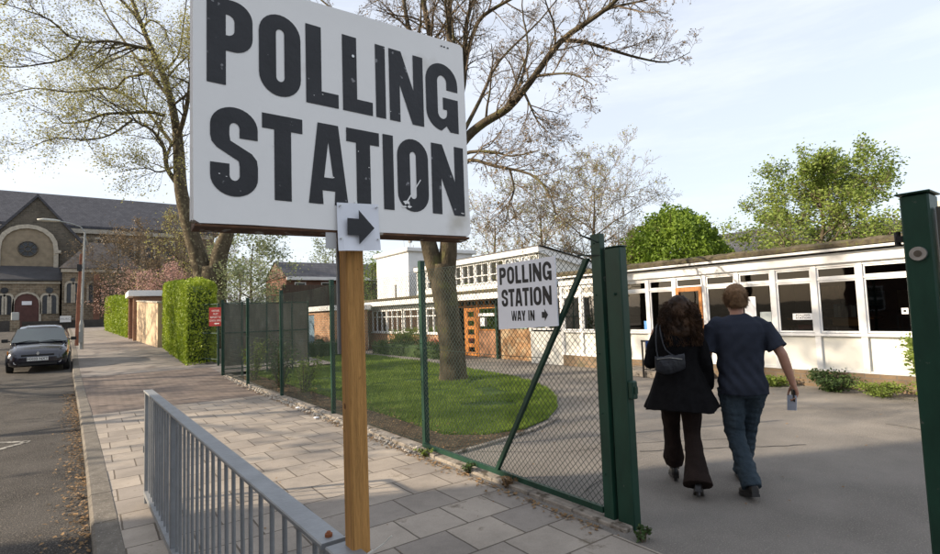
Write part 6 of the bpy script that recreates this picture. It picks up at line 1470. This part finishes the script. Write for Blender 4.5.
hairstrands(hc, 3000, .030, .0014, 5, lambda d: (d.z > -.62+.9*max(0, d.y+.25)) and not (d.y > .45 and d.z < .45)).build('hair_strands', hairm, hr_, normals=False)
eyem = M('eye', (.5, .48, .45), .1, 5, .2)
for q in (-1, 1):
    mb = MB(); mb.loft([ell(hc.x+q*.031, hc.y+.080, hc.z+.002+z, r_, r_*.8, 8) for z, r_ in ((-.010, .003), (-.006, .009), (0, .011), (.006, .009), (.010, .003))]); mb.build('eye', eyem, man, smooth=True)
def place(o, x, y, heading, z=0, s_=1.0):
    o.location = (x, y, z); o.rotation_euler = (0, 0, heading); o.scale = (s_, s_, s_)
HD = -math.atan2(.88, .47)       # from +y to the walking direction
MP = (4.52, 2.29); MH = R(-49)
place(man, *MP, MH)
lf = thing('leaflet', 'folded white leaflet with a dark phone held in the man\'s right hand', 'leaflet', (0, 0, 0))
hd_ = ((wrR-elR)*.6+Vector((.02, 0, -.12))).normalized(); hp = wrR+hd_*.10
mb = MB(); mb.loft([[hp+Vector((-.02+dx, -.05+.02*z_, 0))+Vector((0, 0, -.02-.10*z_)) for dx in (0, .003)]+[hp+Vector((-.05+dx, .07+.02*z_, 0))+Vector((0, 0, -.03-.11*z_)) for dx in (.003, 0)] for z_ in (-.25, 1)]); mb.build('paper', M('leaflet paper', (.55, .6, .72), .05, 3, .7), lf)
mb = MB(); mb.box((hp.x-.032, hp.y-.03, hp.z-.05), (hp.x-.018, hp.y+.025, hp.z+.05), bev=.003); mb.build('phone', black, lf)
place(lf, *MP, MH)

# woman ----------------------------------------------------------
wom = thing('person', 'woman with long curly dark hair in a flared black coat and dark trousers walking away', 'person', (0, 0, 0))
s1 = .96
hipL, hipR = Vector((-.085, .02, .88)), Vector((.085, .0, .88))
kneeL, kneeR = Vector((-.08, .17, .50)), Vector((.08, .03, .48))
ankL, ankR = Vector((-.075, .26, .13)), Vector((.085, -.20, .13))
shL, shR = Vector((-.165, .02, 1.36)), Vector((.165, .01, 1.36))
elL, wrL = Vector((-.235, .03, 1.09)), Vector((-.20, .20, 1.15))
elR, wrR = Vector((.225, -.01, 1.09)), Vector((.235, .10, .88))
hc = Vector((.035, .03, 1.55))
mb = MB(); head(mb, hc, .95); capsule(mb, [(0, .0, 1.36), (0, .015, 1.42), (.0, .03, 1.49)], [.05, .045, .046], 12)
mb.loft([ell(0, 0, z, rx, ry) for z, rx, ry in ((.80, .14, .10), (.92, .16, .11), (1.05, .125, .09), (1.2, .145, .10), (1.32, .155, .09), (1.39, .09, .07))])
for h_, k_, a_ in ((hipL, kneeL, ankL), (hipR, kneeR, ankR)): capsule(mb, [h_, h_.lerp(k_, .5), k_, k_.lerp(a_, .35), a_], [.078, .068, .050, .048, .034], 10)
for s_, e_, w_ in ((shL, elL, wrL), (shR, elR, wrR)): capsule(mb, [s_, s_.lerp(e_, .5), e_, e_.lerp(w_, .35), w_], [.046, .040, .035, .034, .023], 10)
hand(mb, wrR, (wrR-elR)*.7+Vector((0, 0, -.1)), Vector((-.1, 1, .1)), Vector((-1, .1, 0)), .5, .9)
hand(mb, wrL, Vector((.1, .9, .4)), Vector((.3, 0, 1)), Vector((1, .1, 0)), .9, .9)
fused('body', mb, .0065, skin, wom, 3)
coatm = M('black wool coat', (.0075, .0072, .008), .3, 20, .95, .6, 200, .12)
mb = MB()
def flr(z):
    t = max(0, min(1, (1.12-z)/.42)); return t
rings = []
for z in (.705, .72, .76, .80, .84, .88, .92, .97, 1.02, 1.08, 1.14, 1.20, 1.27, 1.33, 1.38, 1.42, 1.45):
    t = flr(z); base_w = {1.45: .062, 1.42: .11, 1.38: .155, 1.33: .178, 1.27: .178, 1.20: .168, 1.14: .158}.get(z, .155); ring = []
    for i in range(48):
        a = 2*math.pi*i/48; fold = 1+t*.055*math.sin(a*7+1+.6*math.sin(a*2))+t*.02*math.sin(a*13)
        rx = (base_w+t**1.15*.155)*fold; ry = (base_w*.72+t**1.15*.115)*fold
        ring.append((rx*math.cos(a), -.01+ry*math.sin(a)-.015*t, z+.012*t*math.sin(a*3+1)))
    rings.append(ring)
mb.loft(rings)
capsule(mb, [shL+Vector((.03, 0, -.01)), shL.lerp(elL, .5), elL], [.068, .062, .058], 12); capsule(mb, [elL, elL.lerp(wrL, .6), wrL-(wrL-elL)*.06], [.056, .052, .050], 12)
capsule(mb, [shR+Vector((-.03, 0, -.01)), shR.lerp(elR, .5), elR], [.068, .062, .058], 12); capsule(mb, [elR, elR.lerp(wrR, .6), wrR-(wrR-elR)*.06], [.056, .052, .050], 12)
capsule(mb, [(-.07, .03, 1.43), (-.06, -.055, 1.435), (.0, -.075, 1.44), (.06, -.055, 1.435), (.07, .03, 1.43)], [.028]*5, 8)
fused('coat', mb, .008, coatm, wom, 3, wr=.008, wscale=9, seed=8)
trm = M('dark brown trousers', (.022, .015, .013), .25, 6, .9, .5, 100, .1)
mb = MB()
for h_, k_, a_, fl in ((hipL, kneeL, ankL, 1.0), (hipR, kneeR, ankR, 1.0)):
    dn = (a_-k_).normalized(); mb.tube([h_, h_.lerp(k_, .5), k_, k_.lerp(a_, .4), k_.lerp(a_, .75), a_+dn*(.02 if a_ is ankR else -.02)], [.095, .085, .070, .074, .092, .122 if a_ is ankR else .074], 16)
mb.loft([ell(0, 0, z, rx, ry) for z, rx, ry in ((.80, .15, .11), (.92, .165, .12), (.98, .15, .11))])
fused('trousers', mb, .008, trm, wom, 4, wr=.007, wscale=12, stretch=(1.5, 1.5, .6))
boot = M('black boot leather', (.010, .009, .009), .2, 9, .3)
for a_, pt_, yw, zz in ((ankL, R(4), R(5), .05), (ankR, R(-16), R(-4), .07)):
    b_ = shoemesh(Vector((a_.x, a_.y-.01, zz)), pt_-R(10), yw, .86); hm = Matrix.Translation(Vector((a_.x, a_.y-.01, zz))) @ Matrix.Rotation(yw, 4, 'Z') @ Matrix.Rotation(pt_-R(10), 4, 'X')
    b_.tube([hm @ Vector((0, -.042, .0)), hm @ Vector((0, -.048, -.045))], [.022, .016], 8); b_.tube([hm @ Vector((0, -.01, .06)), hm @ Vector((0, -.0, .16))], [.042, .046], 12)
    b_.build('boot', boot, wom, smooth='auto')
curlm = M('dark curly hair', (.012, .007, .005), .5, 8, .6, .3, 60, .2, base2=(.075, .038, .018))
mb = MB(); mb.loft([ell(hc.x, hc.y-.02+oy, hc.z+z, rx, ry, 18) for z, rx, ry, oy in ((-.27, .06, .035, -.085), (-.20, .120, .075, -.080), (-.10, .128, .090, -.058), (0, .108, .100, -.028), (.06, .092, .098, -.006), (.10, .074, .085, 0), (.125, .05, .06, 0), (.137, .015, .02, 0))])
hw_ = fused('hair', mb, .008, curlm, wom, 3, wr=.012, wscale=26, stretch=(1, 1, 1))
rnd = random.Random(31); mb = MB()
for k in range(1500):
    a = rnd.uniform(0, 6.283); u = rnd.uniform(-.3, 1); q = math.sqrt(1-u*u); d = Vector((q*math.cos(a), q*math.sin(a), u))
    if d.y > .35 and u < .6: continue
    p = Vector((hc.x+d.x*.088, hc.y-.012+d.y*.10, hc.z+.006+d.z*.118)); L_ = rnd.uniform(.14, .42)*(1 if d.y < .2 else .6); ph = rnd.uniform(0, 6.28); rr = rnd.uniform(.006, .015); w0 = rnd.uniform(40, 75)
    n_ = 16; pts = []; out_ = Vector((d.x, min(d.y, .1)-.25, 0)); out_ = out_.normalized() if out_.length > .01 else Vector((0, -1, 0))
    for j in range(n_):
        t = j/(n_-1); s_ = L_*t; flare = .075*min(1, t*2.2)*rnd.uniform(.8, 1.2)*(1.1 if abs(d.x) > .5 else .65)
        c = p+out_*flare+Vector((0, 0, -s_+.02*math.sin(t*3)))
        if c.z < 1.24: c.z = 1.24+rnd.uniform(0, .05)
        pts.append(c+Vector((math.cos(ph+s_*w0), math.sin(ph+s_*w0), 0))*rr*min(1, t*3))
    mb.tube(pts, [.0024]*(n_-1)+[.0008], 3, False)
mb.build('hair_strands', curlm, hw_, normals=False)
for q in (-1, 1):
    mb = MB(); mb.loft([ell(hc.x+q*.03, hc.y+.076, hc.z+.002+z, r_, r_*.8, 8) for z, r_ in ((-.010, .003), (-.006, .009), (0, .011), (.006, .009), (.010, .003))]); mb.build('eye', eyem, wom, smooth=True)
WP = (4.17, 2.66); WH = R(-55)
place(wom, *WP, WH)
hb = thing('handbag', 'small grey leather bag hanging under the woman\'s left arm from a shoulder strap', 'bag', (0, 0, 0))
bagm = M('grey blue leather', (.022, .024, .030), .25, 12, .45, .5, 60, .35)
mb = MB(); bc = Vector((-.075, -.185, 1.10))
rings = []
for t in (-1, -.8, -.4, 0, .4, .8, 1):
    w_ = .045*math.sqrt(max(.05, 1-t*t*.8)); hgt = .085*(1-.25*abs(t)); rings.append([bc+Vector((t*.12, -w_*math.cos(a)*.8, hgt*math.sin(a)+.03*t*t-(.018 if t < 0 else 0))) for a in [k*math.pi/6 for k in range(12)]])
mb.loft(rings); fused('bag', mb, .006, bagm, hb, 3, wr=.006, wscale=18)
mb = MB(); mb.tube(smooth_pts([bc+Vector((-.09, 0, .05)), Vector((-.175, -.145, 1.25)), Vector((-.165, -.075, 1.405)), Vector((-.14, .02, 1.44)), Vector((-.13, .09, 1.38)), Vector((-.135, .14, 1.25))]), .006, 6)
mb.tube(smooth_pts([bc+Vector((.09, 0, .05)), Vector((-.10, -.16, 1.22)), Vector((-.135, -.10, 1.395)), Vector((-.12, .02, 1.445))]), .006, 6)
mb.build('strap', bagm, hb)
mb = MB(); mb.tube([bc+Vector((-.1, -.02, .045)), bc+Vector((.0, -.036, .06)), bc+Vector((.1, -.02, .045))], .004, 5); mb.build('zip', steel, hb)
place(hb, *WP, WH)
bl = MB(); bl.box((-.035, -.004, -.05), (.035, .004, .05)); 
bcard = bl.build('poll_card', M('blue card', (.05, .16, .55), .1, 4, .5)); tag(bcard, 'small bright blue card in the woman\'s raised left hand', 'card')
cwp = Matrix.Translation(Vector((*WP, 0))) @ Matrix.Rotation(WH, 4, 'Z') @ (wrL+Vector((-.03, .08, .07))); bcard.location = cwp; bcard.rotation_euler = (0, 0, WH)
